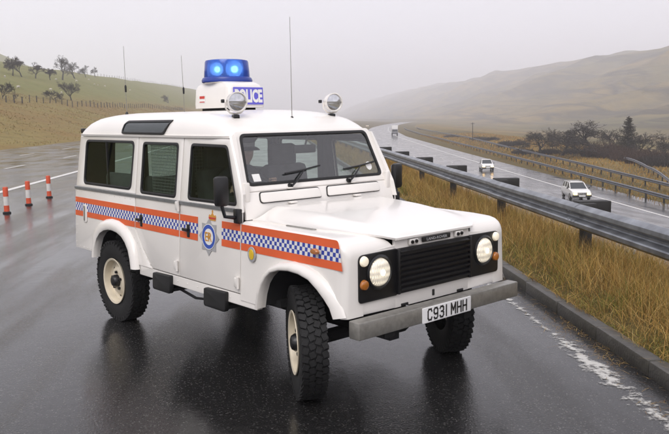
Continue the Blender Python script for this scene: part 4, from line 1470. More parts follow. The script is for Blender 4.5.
barrier = tag(empty('safety_barrier', (3.03, 0, 0)), 'long corrugated steel safety barrier with dark blocks running along the grassy verge', 'barrier')
SP = 3.55
bme = beam_mesh('beam', SP + .10, M['barrier'])
pme = MB().box((.14, 0, .33), (.12, .13, .80), bev=.01).mesh('post'); pme.materials.append(M['post'])
sme = MB().box((.215, 0, .755), (.43, .17, .20), bev=.01).box((.10, -.13, .755), (.20, .10, .165), bev=.01).mesh('spacer_block'); sme.materials.append(M['post'])
for k in range(-3, 24):
    y0 = 3.40 + k * SP
    for nm, me_, yy, zz, xx in (('beam', bme, y0 + SP / 2 - .05, .69, 0), ('post', pme, y0 + .05, 0, 0), ('spacer_block', sme, y0 + .05, 0.012, 0)):
        o = bpy.data.objects.new(nm, me_); col.objects.link(o); o.parent = barrier
        o.location = (xx + (random.uniform(-.004, .004) if nm == 'beam' else 0), yy, zz + random.uniform(-.006, .006))
        o.rotation_euler = (random.uniform(-.002, .002), 0, .0016)


def far_barrier(name, label, fx, ys, zf, flip=False, sp=3.6):
    """Corrugated rail on short posts following a line fx(y)."""
    pts = [Vector((fx(y), y, zf(fx(y), y))) for y in ys]
    root = tag(empty(name, pts[0]), label, 'barrier')
    o0 = pts[0]
    rows = []
    for i, p in enumerate(pts):
        t = (pts[min(i + 1, len(pts) - 1)] - pts[max(i - 1, 0)]).normalized()
        n_ = Vector((t.y, -t.x, 0))
        rows.append([p - o0 + n_ * (x * (1 if not flip else -1)) + Vector((0, 0, .60 + z)) for x, z in W_PROF])
    mb = MB().grid(rows)
    mb.grid([[q + Vector((.012 if flip else .012, 0, 0)) for q in r_[::-1]] for r_ in rows])
    mb.build('rail', M['barrier_far'], root, recalc=False)
    me_ = MB().box((0.10 if not flip else -.10, 0, .33), (.11, .15, .80)).box((0.06 if not flip else -.06, 0, .60), (.14, .30, .20)).mesh('post')
    me_.materials.append(M['post'])
    L_ = 0.0
    nxt = 0.0
    for a, b in zip(pts[:-1], pts[1:]):
        seg = (b - a).length
        while nxt <= L_ + seg:
            p = a.lerp(b, (nxt - L_) / seg)
            o = bpy.data.objects.new('post', me_); col.objects.link(o); o.parent = root
            o.location = p - o0
            o.rotation_euler = (0, 0, -math.atan2(b.x - a.x, b.y - a.y))
            nxt += sp
        L_ += seg
    return root


lowz = lambda x, y: LOW
far_barrier('lower_safety_barrier', 'steel safety barrier directly along the far edge of the lower road', lambda y: float(b2_x(y)), list(range(30, 420, 6)), lowz)
far_barrier('upper_safety_barrier', 'second steel safety barrier just behind the one edging the lower road', lambda y: float(b3_x(y)), list(range(36, 420, 6)), lambda x, y: LOW + .12)
B4 = [(29.6, 45), (32.0, 52), (35.2, 60), (38.6, 69), (42.0, 79), (44.5, 88)]
far_barrier('short_safety_barrier', 'short curving steel barrier in front of the reddish scrub at the right edge', lambda y: float(np.interp(y, [b for a, b in B4], [a for a, b in B4])), list(range(46, 89, 3)), lambda x, y: gz(x, y) + .05, sp=3.2)

# ------------------------------------------------------------------ flexible bollards
M['bollard_orange'] = plain('bollard_orange', (0.62, 0.085, 0.03), rough=0.45, var=0.15, scale=12)
M['bollard_white'] = plain('bollard_white', (0.68, 0.66, 0.63), rough=0.4, var=0.1, scale=12)
for (x_, y_), lab in zip(((-6.60, 10.95), (-6.63, 12.50), (-6.65, 14.20)),
                         ('nearest orange and white road bollard at the left edge', 'middle orange and white road bollard of the three', 'farthest orange and white road bollard, closest to the police car')):
    b_ = tag(empty('road_bollard', (x_, y_, 0)), lab, 'bollard', 'bollards in a row on the wet road')
    MB().lathe([(0, 0), (.085, 0), (.088, .025), (.060, .045), (0, .045)], 20).build('base', M['rubber'], b_)
    MB().lathe([(0, .04), (.060, .04), (.057, .06), (.055, .175), (0, .175)], 20).build('lower_sleeve', M['bollard_orange'], b_)
    MB().lathe([(.0545, .17), (.0545, .375)], 20).build('white_sleeve', M['bollard_white'], b_)
    MB().lathe([(.0550, .370), (.0550, .555), (.050, .572), (.02, .578), (0, .578)], 20).build('upper_sleeve', M['bollard_orange'], b_)

# ------------------------------------------------------------------ grass of the near verge: blades
def grass_mat(name, sat=1.0):
    mt, nt, b = new_mat(name)
    at = N(nt, 'ShaderNodeAttribute'); at.attribute_name = 'tone'
    nt.links.new(at.outputs['Color'], b.inputs['Base Color'])
    b.inputs['Roughness'].default_value = 0.75
    b.inputs['Specular IOR Level'].default_value = 0.2
    return mt


M['blade'] = grass_mat('dry_grass_blade')
STRAW = np.array([(.46, .29, .085), (.36, .22, .06), (.56, .39, .15), (.24, .14, .04), (.42, .27, .075), (.30, .17, .05)])
GREEN = np.array([(.17, .165, .035), (.22, .20, .045), (.13, .14, .032)])
BROWN = np.array([(.16, .085, .03), (.22, .12, .04)])


def blades(name, px, py, pz, h, bend, wid, cols, segs=3):
    """Curved tapering blades; every array has one entry per blade."""
    n = len(px)
    az_ = rng.uniform(0, 2 * np.pi, n)
    bx, by = np.cos(az_), np.sin(az_)
    fa = rng.uniform(0, 2 * np.pi, n)
    sx, sy = np.cos(fa), np.sin(fa)
    V = np.zeros((n, segs * 2 + 1, 3))
    for k in range(segs):
        t = k / segs
        w = wid * (1 - t * .75)
        ox, oy, oz = bx * bend * h * t ** 1.8, by * bend * h * t ** 1.8, h * t * (1 - .25 * bend * t)
        V[:, 2 * k] = np.stack([px + ox - sx * w, py + oy - sy * w, pz + oz], 1)
        V[:, 2 * k + 1] = np.stack([px + ox + sx * w, py + oy + sy * w, pz + oz], 1)
    V[:, -1] = np.stack([px + bx * bend * h, py + by * bend * h, pz + h * (1 - .25 * bend)], 1)
    nv = segs * 2 + 1
    base = (np.arange(n) * nv)[:, None]
    quads = []
    for k in range(segs - 1):
        quads.append(base + np.array([2 * k, 2 * k + 1, 2 * k + 3, 2 * k + 2]))
    tri = base + np.array([2 * segs - 2, 2 * segs - 1, 2 * segs])
    loops = np.concatenate([np.concatenate(quads, 1), tri], 1).ravel()
    per = [4] * (segs - 1) + [3]
    tot = np.tile(per, n)
    start = np.concatenate([[0], np.cumsum(tot)[:-1]])
    me = bpy.data.meshes.new(name)
    me.vertices.add(n * nv)
    me.vertices.foreach_set('co', V.ravel())
    me.loops.add(len(loops))
    me.loops.foreach_set('vertex_index', loops.astype(np.int32))
    me.polygons.add(len(tot))
    me.polygons.foreach_set('loop_start', start.astype(np.int32))
    me.polygons.foreach_set('loop_total', tot.astype(np.int32))
    me.update(calc_edges=True)
    ca = me.color_attributes.new('tone', 'FLOAT_COLOR', 'POINT')
    cc = np.concatenate([np.repeat(cols, nv, 0), np.ones((n * nv, 1))], 1)
    ca.data.foreach_set('color', cc.ravel())
    return me


def pick(pal, n):
    return pal[rng.integers(0, len(pal), n)] * rng.uniform(.75, 1.2, (n, 1))


def verge_grass():
    n = 230000
    # denser close to the camera
    y = -4 + 75 * rng.uniform(0, 1, n) ** 2.0
    x = 2.10 + rng.uniform(0, 1, n) ** 1.05 * 3.2
    clump = fbm(x * 1.7, y * 1.7, 3, 50)
    clump2 = fbm(x * .55, y * .4, 2, 70)
    keep = (clump + rng.normal(0, .5, n)) > -.55
    x, y, clump, clump2 = x[keep], y[keep], clump[keep], clump2[keep]
    n = len(x)
    z = ground_z(x, y)
    edge = np.clip((x - 2.10) / .62, 0, 1)
    h = (.10 + .33 * edge ** 1.2) * rng.uniform(.5, 1.25, n) * (1 + .35 * clump2)
    h = np.where(rng.uniform(0, 1, n) < .05 * edge, h * 1.5, h)
    h = np.where(h > .46, .46 - .3 * (h - .46) + rng.uniform(0, .06, n), h)
    tall = rng.uniform(0, 1, n) < .012 * edge
    h = np.where(tall, rng.uniform(.5, .75, n), h)
    bend = np.clip(rng.normal(.50, .32, n) + (1 - edge) * .75, .05, 2.0)
    wid = rng.uniform(.0012, .0030, n) * (1 + np.clip((y - 8) / 16, 0, 3.0))
    cols = pick(STRAW, n)
    g = rng.uniform(0, 1, n) < np.clip(.58 - .30 * edge + .5 * clump, .06, .85)
    cols[g] = pick(GREEN, int(g.sum()))
    h[g] *= .7
    br = rng.uniform(0, 1, n) < np.clip(.12 - .25 * clump2, .03, .5)
    cols[br] = pick(BROWN, int(br.sum()))
    me = blades('verge_grass', x, y, z - .01, h, bend, wid, cols)
    o = link('verge_grass', me, M['blade'])
    tag(o, 'tall dry straw-coloured grass growing on the verge between kerb and barrier', 'grass', kind='stuff')
    # tufts hanging over the kerb
    n = 9000
    y = -4 + 50 * rng.uniform(0, 1, n) ** 1.7
    x = 2.125 - np.abs(rng.normal(0, .025, n))
    ok = fbm(x * 3, y * 2.1, 2, 77) + rng.normal(0, .25, n) > .15
    x, y = x[ok], y[ok]
    n = len(x)
    cols = pick(np.concatenate([STRAW, GREEN, BROWN]), n)
    me = blades('kerb_tufts', x, y, np.full(n, .118), rng.uniform(.04, .12, n), rng.uniform(.6, 2.2, n), rng.uniform(.0014, .0028, n), cols)
    tag(link('kerb_tufts', me, M['blade']), 'matted tufts of grass hanging over the kerb top', 'grass', kind='stuff')
    # dead strands lying on the tarmac along the kerb
    n = 5200
    y = -4 + 26 * rng.uniform(0, 1, n) ** 1.4
    x = 1.995 - np.abs(rng.normal(0, .16, n))
    ok = fbm(x * 2, y * 1.3, 2, 91) + rng.normal(0, .3, n) > -.1
    x, y = x[ok], y[ok]
    n = len(x)
    me = blades('fallen_straw', x, y, np.full(n, .006), rng.uniform(.006, .03, n), rng.uniform(4, 11, n), np.full(n, .0018), pick(np.concatenate([STRAW * .8, BROWN]), n))
    o = link('fallen_straw', me, M['blade'])
    tag(o, 'dead straw strands lying on the tarmac along the kerb', 'straw', kind='stuff')


verge_grass()


def tussocks():
    """Rough grass on the far bank and on the land past the lower road."""
    n = 42000
    y = 20 + 330 * rng.uniform(0, 1, n) ** 1.5
    x = -20.9 - rng.uniform(0, 1, n) * 24
    z = ground_z(x, y)
    keep = fbm(x / 5, y / 7, 3, 12) + rng.normal(0, .5, n) > .0
    x, y, z = x[keep], y[keep], z[keep]
    n = len(x)
    dist = np.hypot(x - CAM.x, y - CAM.y)
    cols = pick(np.array([(.26, .165, .055), (.21, .13, .042), (.28, .20, .07), (.19, .16, .05)]), n)
    me = blades('bank_grass', x, y, z - .03, rng.uniform(.08, .22, n), rng.uniform(.5, 1.2, n), dist * .00035 + .012, cols)
    tag(link('bank_grass', me, M['blade']), 'rough brown grass covering the bank beyond the left carriageway', 'grass', kind='stuff')
    n = 26000
    y = 30 + 230 * rng.uniform(0, 1, n) ** 1.5
    x = b2_x(y) - .5 + rng.uniform(0, 1, n) * 26
    z = np.where(x > b3_x(y) + .8, ground_z(x, y), LOW - .02)
    dist = np.hypot(x - CAM.x, y - CAM.y)
    cols = pick(np.array([(.40, .24, .06), (.33, .19, .05), (.28, .16, .045), (.22, .17, .045)]), n)
    me = blades('roadside_grass', x, y, z - .02, rng.uniform(.15, .45, n), rng.uniform(.2, .9, n), dist * .00035 + .010, cols)
    tag(link('roadside_grass', me, M['blade']), 'ochre rough grass between the lower road barriers and the bare trees', 'grass', kind='stuff')


tussocks()

# ------------------------------------------------------------------ bare trees and scrub
M['bark'] = plain('bare_bark', (0.032, 0.027, 0.022), rough=0.9, var=0.3, scale=3)
M['twig'] = plain('bare_twigs', (0.040, 0.032, 0.027), rough=0.9, var=0.3, scale=2)
M['scrub'] = plain('red_brown_scrub', (0.062, 0.034, 0.023), rough=0.9, var=0.35, scale=2)
M['needle'] = plain('dull_needles', (0.042, 0.036, 0.024), rough=0.9, var=0.35, scale=3)


def seg_mesh(name, segs, mat, sides=3):
    """Tapered prisms for a list of (p0, p1, r0, r1)."""
    n = len(segs)
    P0 = np.array([s_[0] for s_ in segs]); P1 = np.array([s_[1] for s_ in segs])
    r0 = np.array([s_[2] for s_ in segs]); r1 = np.array([s_[3] for s_ in segs])
    T = P1 - P0
    T /= np.linalg.norm(T, axis=1, keepdims=True) + 1e-9
    ref = np.where(np.abs(T[:, 2:3]) < .9, np.array([[0, 0, 1.]]), np.array([[1., 0, 0]]))
    A = np.cross(T, ref); A /= np.linalg.norm(A, axis=1, keepdims=True)
    B = np.cross(T, A)
    V = np.zeros((n, 2 * sides, 3))
    for k in range(sides):
        c, s_ = math.cos(2 * math.pi * k / sides), math.sin(2 * math.pi * k / sides)
        d_ = A * c + B * s_
        V[:, k] = P0 + d_ * r0[:, None]
        V[:, sides + k] = P1 + d_ * r1[:, None]
    base = (np.arange(n) * 2 * sides)[:, None]
    F = np.concatenate([base + np.array([k, (k + 1) % sides, sides + (k + 1) % sides, sides + k]) for k in range(sides)], 0)
    me = bpy.data.meshes.new(name)
    me.vertices.add(n * 2 * sides); me.vertices.foreach_set('co', V.ravel())
    me.loops.add(F.size); me.loops.foreach_set('vertex_index', F.ravel().astype(np.int32))
    me.polygons.add(len(F))
    me.polygons.foreach_set('loop_start', np.arange(0, F.size, 4, dtype=np.int32))
    me.polygons.foreach_set('loop_total', np.full(len(F), 4, np.int32))
    me.update(calc_edges=True)
    me.materials.append(mat)
    return me


def grow(rnd, h, spread, levels, trunk_r, lean=0.0, first=.28, twig_min=.012, droop=0.0):
    """Recursive branching; returns trunk and crown segments."""
    trunk, crown = [], []

    def go(p, d, ln, r_, lv):
        steps = 3 if lv < 2 else 2
        q = p
        pts = [p]
        for k in range(steps):
            d = (d + Vector((rnd.gauss(0, .16), rnd.gauss(0, .16), rnd.gauss(.03 - droop * lv, .10)))).normalized()
            nq = q + d * (ln / steps)
            ra, rb = r_ * (1 - .30 * k / steps), r_ * (1 - .30 * (k + 1) / steps)
            (trunk if lv <= 1 else crown).append((tuple(q), tuple(nq), max(ra, twig_min), max(rb, twig_min * .8)))
            q = nq
            pts.append(q)
        if lv >= levels:
            return
        nk = rnd.randint(3, 4) if lv < levels - 1 else rnd.randint(3, 5)
        for k in range(nk):
            az_ = rnd.uniform(0, 2 * math.pi)
            tilt = rnd.uniform(.35, .95) * spread
            a = d.orthogonal().normalized()
            b = d.cross(a)
            nd = (d * math.cos(tilt) + (a * math.cos(az_) + b * math.sin(az_)) * math.sin(tilt)).normalized()
            at = pts[-1] if (k < 2 or lv == 0 and k < 3) else pts[rnd.randint(1, len(pts) - 1)]
            go(at, nd, ln * rnd.uniform(.58, .84), r_ * rnd.uniform(.50, .66), lv + 1)

    go(Vector((0, 0, -.15)), Vector((lean, lean * .3, 1)).normalized(), h * first, trunk_r, 0)
    top = max(max(s_[1][2] for s_ in trunk), max((s_[1][2] for s_ in crown), default=0))
    k = h / top
    f = lambda L_: [(tuple(np.array(a) * k), tuple(np.array(b) * k), c, d) for a, b, c, d in L_]
    return f(trunk), f(crown)


def bare_tree(name, label, cat, loc, h, seed, group=None, spread=1.0, levels=5, lean=0.0, first=.28, tw=.012, mats=('bark', 'twig'), rr=.035, wide=1.0):
    rnd = random.Random(seed)
    t, c = grow(rnd, h, spread, levels, h * rr, lean, first, tw)
    root = tag(empty(name, loc, rnd.uniform(0, 6.28)), label, cat, group)
    a = link('trunk', seg_mesh('trunk', t, M[mats[0]], 6), None, root)
    b = link('crown', seg_mesh('crown', c, M[mats[1]], 3), None, root)
    root.scale = (wide, wide, 1)
    return root


def px_to_m(px, depth):
    return px * depth / F_PX


RIDGE = [(13, 74.5, 18.5, 'leftmost bare tree on the hill crest, tall and thin', 1.0),
         (22, 75.5, 15, 'dense dark bare tree, second from the left on the hill crest', 1.7),
         (36, 77, 15.5, 'wide bare tree on the hill crest with a pale whippy top', 1.6),
         (50, 78.5, 10.5, 'low rounded bare tree on the hill crest between two taller ones', 2.0),
         (62.5, 78.5, 24, 'tallest bare tree of the row on the hill crest', 1.0),
         (74.5, 77.5, 16, 'bushy bare tree just right of the tallest on the crest', 1.7),
         (86, 76, 10.5, 'small bare tree, second from the right on the hill crest', 1.1),
         (95, 75.3, 8.5, 'smallest rightmost bare tree of the crest row', 1.0)]
for i, (u, v, hp, lab, wd) in enumerate(RIDGE):
    p, dp = hit(u, v + 1.5)
    bare_tree('bare_tree', lab, 'tree', p, px_to_m(hp + 1.5, dp), 100 + i, 'bare trees on the left hill crest', levels=6, tw=.018, wide=1 + (wd - 1) * .45, spread=.78, first=.10 if i in (1, 2, 3, 5) else .20)
for i, (u, v, hp, lab, wd) in enumerate([(71.5, 100.5, 20, 'fan-shaped bare shrub rising above the pasture fence', 1.5), (52, 99.5, 9, 'low bare thicket on the pasture fence line', 2.0),
                                         (1, 99, 17, 'bare shrub cut by the left edge of the picture', 1.2), (168, 103, 8.5, 'small round bare shrub on the fence near the aerials', 1.6)]):
    p, dp = hit(u, v)
    bare_tree('bare_shrub', lab, 'shrub', p, px_to_m(hp, dp), 140 + i, 'bare shrubs along the pasture fence', levels=6, tw=.010, wide=wd * .75, spread=.75, first=.08)


def right_spot(u, y):
    d = ray_dir(u, 150)
    t = (y - CAM.y) / d.y
    x = CAM.x + d.x * t
    return Vector((x, y, gz(x, y))), (y - CAM.y) / AF.y


def top_h(u, y, vtop):
    p, dp = right_spot(u, y)
    d = ray_dir(u, vtop)
    t = (y - CAM.y) / d.y
    return p, max(1.0, CAM.z + d.z * t - p.z)


p, h = top_h(591, 104, 119.5)
bare_tree('bare_tree', 'broad round-crowned bare tree on the right with a dark forked trunk', 'tree', p, h, 231, 'bare trees beyond the lower road', spread=1.25, first=.24, levels=6, tw=.014, wide=1.85, rr=.045)
p, h = top_h(561, 108, 127)
bare_tree('bare_tree', 'leaning bare tree with twisting limbs left of the round-crowned one', 'tree', p, h, 222, 'bare trees beyond the lower road', spread=1.35, first=.26, levels=6, tw=.013, lean=-.5, wide=1.3, rr=.05)
p, h = top_h(538, 112, 129)
bare_tree('bare_tree', 'small pale bare tree at the left end of the roadside wood', 'tree', p, h, 217, 'bare trees beyond the lower road', spread=1.1, first=.16, levels=6, tw=.013, wide=1.5)
p, h = top_h(654, 100, 130)
bare_tree('bare_tree', 'grey spreading bare tree at the right edge behind the scrub', 'tree', p, h, 228, 'bare trees beyond the lower road', spread=1.2, first=.20, levels=6, tw=.013, wide=1.4)
p, h = top_h(641, 102, 132)
bare_tree('bare_tree', 'slim bare tree close beside the conifer', 'tree', p, h, 234, 'bare trees beyond the lower road', spread=.9, first=.2, levels=6, tw=.013, wide=1.0)


for i, (u, y, vt, wd, lab) in enumerate([(612, 108, 127, 1.4, 'bare tree half hidden between the round-crowned one and the conifer'), (668, 92, 133, 1.4, 'bare tree cut off by the right edge of the picture'),
                                        (576, 116, 136, 1.4, 'low bare tree between the leaning and the round-crowned one'), (520, 135, 139, 1.5, 'small faint bare tree at the far left of the wood')]):
    p, h = top_h(u, y, vt)
    bare_tree('bare_tree', lab, 'tree', p, h, 251 + i, 'bare trees beyond the lower road', spread=1.2, first=.2, levels=6, tw=.014, wide=wd)


def conifer(loc, h, seed):
    rnd = random.Random(seed)
    root = tag(empty('conifer_tree', loc), 'tall narrow conifer standing above the scrub on the right', 'tree')
    link('trunk', seg_mesh('trunk', [((0, 0, -.2), (0, 0, h * .97), h * .022, .02)], M['bark'], 6), None, root)
    segs = []
    z = h * .10
    while z < h * .985:
        f = 1 - z / h
        for k in range(rnd.randint(8, 12)):
            a = rnd.uniform(0, 6.28)
            ln = h * .30 * (f ** .7) * rnd.uniform(.35, 1.25) + .12
            d = Vector((math.cos(a), math.sin(a), rnd.uniform(-.05, .35)))
            q = Vector((0, 0, z + rnd.uniform(-.1, .1)))
            e = q + d * ln
            segs.append((tuple(q), tuple(e), .04, .02))
            for j in range(9):
                t = rnd.uniform(.2, 1)
                b = q.lerp(e, t)
                tw = Vector((rnd.gauss(0, 1), rnd.gauss(0, 1), rnd.gauss(-.2, .5))).normalized() * ln * rnd.uniform(.12, .32)
                segs.append((tuple(b), tuple(b + tw), .035, .018))
        z += h * .024
    link('crown', seg_mesh('crown', segs, M['needle'], 3), None, root)


p, h = top_h(627.5, 101, 116)
conifer(p, h, 5)


def scrub(label, loc, h, w, seed, mat='scrub', cnt=420):
    rnd = random.Random(seed)
    segs = []
    stems = []
    for k in range(cnt):
        a = rnd.uniform(0, 6.28)
        rr = w * .5 * math.sqrt(rnd.random())
        b = Vector((rr * math.cos(a) * .8, rr * math.sin(a) * .8, -.1))
        hh = h * rnd.uniform(.45, 1.0) * (1 - .45 * (rr / (w * .5)) ** 2)
        d = Vector((rnd.gauss(0, .22) + .25 * math.cos(a), rnd.gauss(0, .22) + .25 * math.sin(a), 1)).normalized()
        m_ = b + d * hh * .55
        e = m_ + (d + Vector((rnd.gauss(0, .3), rnd.gauss(0, .3), 0))).normalized() * hh * .45
        (stems if k % 6 == 0 else segs).append((tuple(b), tuple(m_), .045, .032))
        segs.append((tuple(m_), tuple(e), .032, .016))
        for j in range(3):
            q = b.lerp(e, rnd.uniform(.35, 1))
            segs.append((tuple(q), tuple(q + Vector((rnd.gauss(0, .4), rnd.gauss(0, .4), rnd.uniform(.1, .7))) * hh * .22), .022, .014))
    root = tag(empty('scrub_bush', loc), label, 'bush', 'leafless scrub bushes beyond the lower road')
    tag(link('stems', seg_mesh('stems', stems, M['bark'], 3), None, root), kind='stuff')
    tag(link('crown', seg_mesh('crown', segs, M[mat], 3), None, root), kind='stuff')


for i, (u, y, vt, w_, lab, mt) in enumerate([
        (603, 103, 137, 8, 'reddish leafless bush right beside the round-crowned tree', 'scrub'),
        (617, 99, 143, 7, 'low reddish bush between the round-crowned tree and the conifer', 'scrub'),
        (636, 92, 145, 8, 'dark reddish bush at the foot of the conifer', 'scrub'),
        (652, 86, 147, 8, 'dark reddish bush behind the short curving barrier', 'scrub'),
        (668, 80, 150, 8, 'dark bush cut by the right edge of the picture', 'twig'),
        (577, 112, 149, 5.5, 'grey leafless bush under the leaning tree', 'twig'),
        (549, 116, 147, 5.0, 'grey leafless bush between the two left trees of the wood', 'twig'),
        (524, 122, 147, 5.0, 'low grey bush at the left end of the wood', 'twig'),
        (508, 150, 139, 5.5, 'first low bush left of the wood, beyond the barrier', 'twig'),
        (490, 185, 135.5, 6.5, 'pale low bush near the telegraph pole on its right', 'twig'),
        (478, 200, 137, 6.0, 'low bush at the foot of the telegraph pole', 'twig'),
        (452, 230, 134, 7.0, 'faint bush left of the telegraph pole', 'twig')]):
    p, h = top_h(u, y, vt)
    scrub(lab, p, h, w_, 300 + i, mt, cnt=700)

p, h = top_h(472.5, 190, 122.5)
tp = tag(empty('telegraph_pole', p), 'thin dark telegraph pole standing beyond the lower road', 'pole')
MB().tube([(0, 0, -.3), (0, 0, h)], [.10, .07], 8).build('pole', M['bark'], tp)
MB().box((0, 0, h - .3), (1.0, .09, .10)).build('cross_arm', M['bark'], tp)

# ------------------------------------------------------------------ pasture fence and sheep
M['fence_wood'] = plain('weathered_fence_wood', (0.075, 0.065, 0.052), rough=0.9, var=0.3)
M['wire'] = plain('fence_wire', (0.10, 0.10, 0.10), rough=0.6)
M['wool'] = plain('sheep_wool', (0.55, 0.51, 0.44), rough=0.95, var=0.15, scale=6)


def fence(label, pts_f, n, sp_h=1.15):
    P = [pts_f(k) for k in range(n)]
    root = tag(empty('pasture_fence', P[0]), label, 'fence')
    me_ = MB().box((0, 0, sp_h / 2 - .15), (.14, .14, sp_h + .3)).mesh('post')
    me_.materials.append(M['fence_wood'])
    for p in P:
        o = bpy.data.objects.new('post', me_); col.objects.link(o); o.parent = root
        o.location = p - P[0]
        o.rotation_euler = (random.gauss(0, .05), random.gauss(0, .05), random.uniform(0, 1))
        o.scale = (1, 1, random.uniform(.85, 1.12))
    for zz in (.35, .7, 1.0):
        MB().tube([p - P[0] + Vector((0, 0, zz)) for p in P], .012, 4).build('wire', M['wire'], root)


def fp(k):
    y = 72 + k * 3.3
    x = -39.5 + math.sin(y * .05) * .6
    return Vector((x, y, gz(x, y)))


fence('wooden post fence crossing the hillside below the pasture', fp, 76)


def fp2(k):
    y = 330 + k * 7.0
    x = -91 + math.sin(y * .02) * 1.5
    return Vector((x, y, gz(x, y)))


fence('distant fence along the skyline right of the crest trees', fp2, 62, 1.5)


def sheep_mesh():
    bm = bmesh.new()
    vs, es, rs = [], [], []
    def a(p, r_, par=None):
        vs.append(p); rs.append(r_)
        if par is not None:
            es.append((par, len(vs) - 1))
        return len(vs) - 1
    hip = a((-.38, 0, .62), (.24, .27))
    mid = a((0, 0, .60), (.27, .30), hip)
    sh = a((.36, 0, .64), (.22, .25), mid)
    nk = a((.52, 0, .66), (.12, .13), sh)
    hd = a((.66, 0, .56), (.09, .10), nk)
    a((.80, 0, .44), (.055, .05), hd)
    for b_, x in ((hip, -.42), (sh, .36)):
        for y in (-.13, .13):
            k = a((x, y, .38), (.075, .075), b_)
            k = a((x + (.03 if x > 0 else -.03), y, .20), (.04, .04), k)
            a((x, y, .0), (.035, .035), k)
    a((-.60, 0, .60), (.05, .05), hip)
    me = bpy.data.meshes.new('sheep')
    me.from_pydata(vs, es, [])
    ob = bpy.data.objects.new('sheep_tmp', me)
    col.objects.link(ob)
    md = ob.modifiers.new('skin', 'SKIN')
    for i, r_ in enumerate(rs):
        me.skin_vertices[0].data[i].radius = r_
    me.skin_vertices[0].data[0].use_root = True
    ob.modifiers.new('sub', 'SUBSURF').levels = 1
    bpy.context.view_layer.update()
    out = bpy.data.meshes.new_from_object(ob.evaluated_get(bpy.context.evaluated_depsgraph_get()))
    bpy.data.objects.remove(ob)
    smooth(out, 180)
    out.name = 'sheep'
    return out


shm = sheep_mesh()
shm.materials.append(M['wool'])
for i, (u, v, lab) in enumerate([(18.3, 88.5, 'lone white sheep at the far left of the pasture'), (50.5, 91, 'white sheep just above the low thicket on the fence'), (61.5, 94, 'white sheep left of the fan-shaped shrub'),
                                 (56, 80.5, 'white sheep right under the low rounded crest tree'), (76.5, 82, 'larger white sheep above the fan-shaped shrub'), (89, 80.5, 'white sheep below the two small crest trees'),
                                 (94.5, 85.3, 'left sheep of the close trio on the open pasture'), (98, 86, 'middle sheep of the close trio on the open pasture'), (105, 87, 'right sheep of the close trio on the open pasture'),
                                 (5, 78, 'sheep on the crest at the left edge of the picture'), (130, 91, 'rightmost sheep, near the aerial')]):
    p, dp = hit(u, v)
    o = link('sheep', shm, None, None, p, (0, 0, random.uniform(0, 6.28)))
    k = 0.68
    o.scale = (k, k, k)
    tag(o, lab, 'sheep', 'sheep grazing on the hill pasture')

# ------------------------------------------------------------------ traffic on the lower road
M['car_white'] = plain('traffic_white_paint', (0.74, 0.73, 0.71), rough=0.3, var=0.05, coat=0.5)
M['car_glass'] = plain('traffic_glass', (0.03, 0.035, 0.04), rough=0.08, var=0.1)
M['traffic_lamp'] = plain('traffic_headlamp', (1, 0.95, 0.8), rough=0.2, emis=(1.0, 0.60, 0.20), estr=4.0)
M['car_dark'] = plain('traffic_dark_trim', (0.02, 0.02, 0.021), rough=0.5)


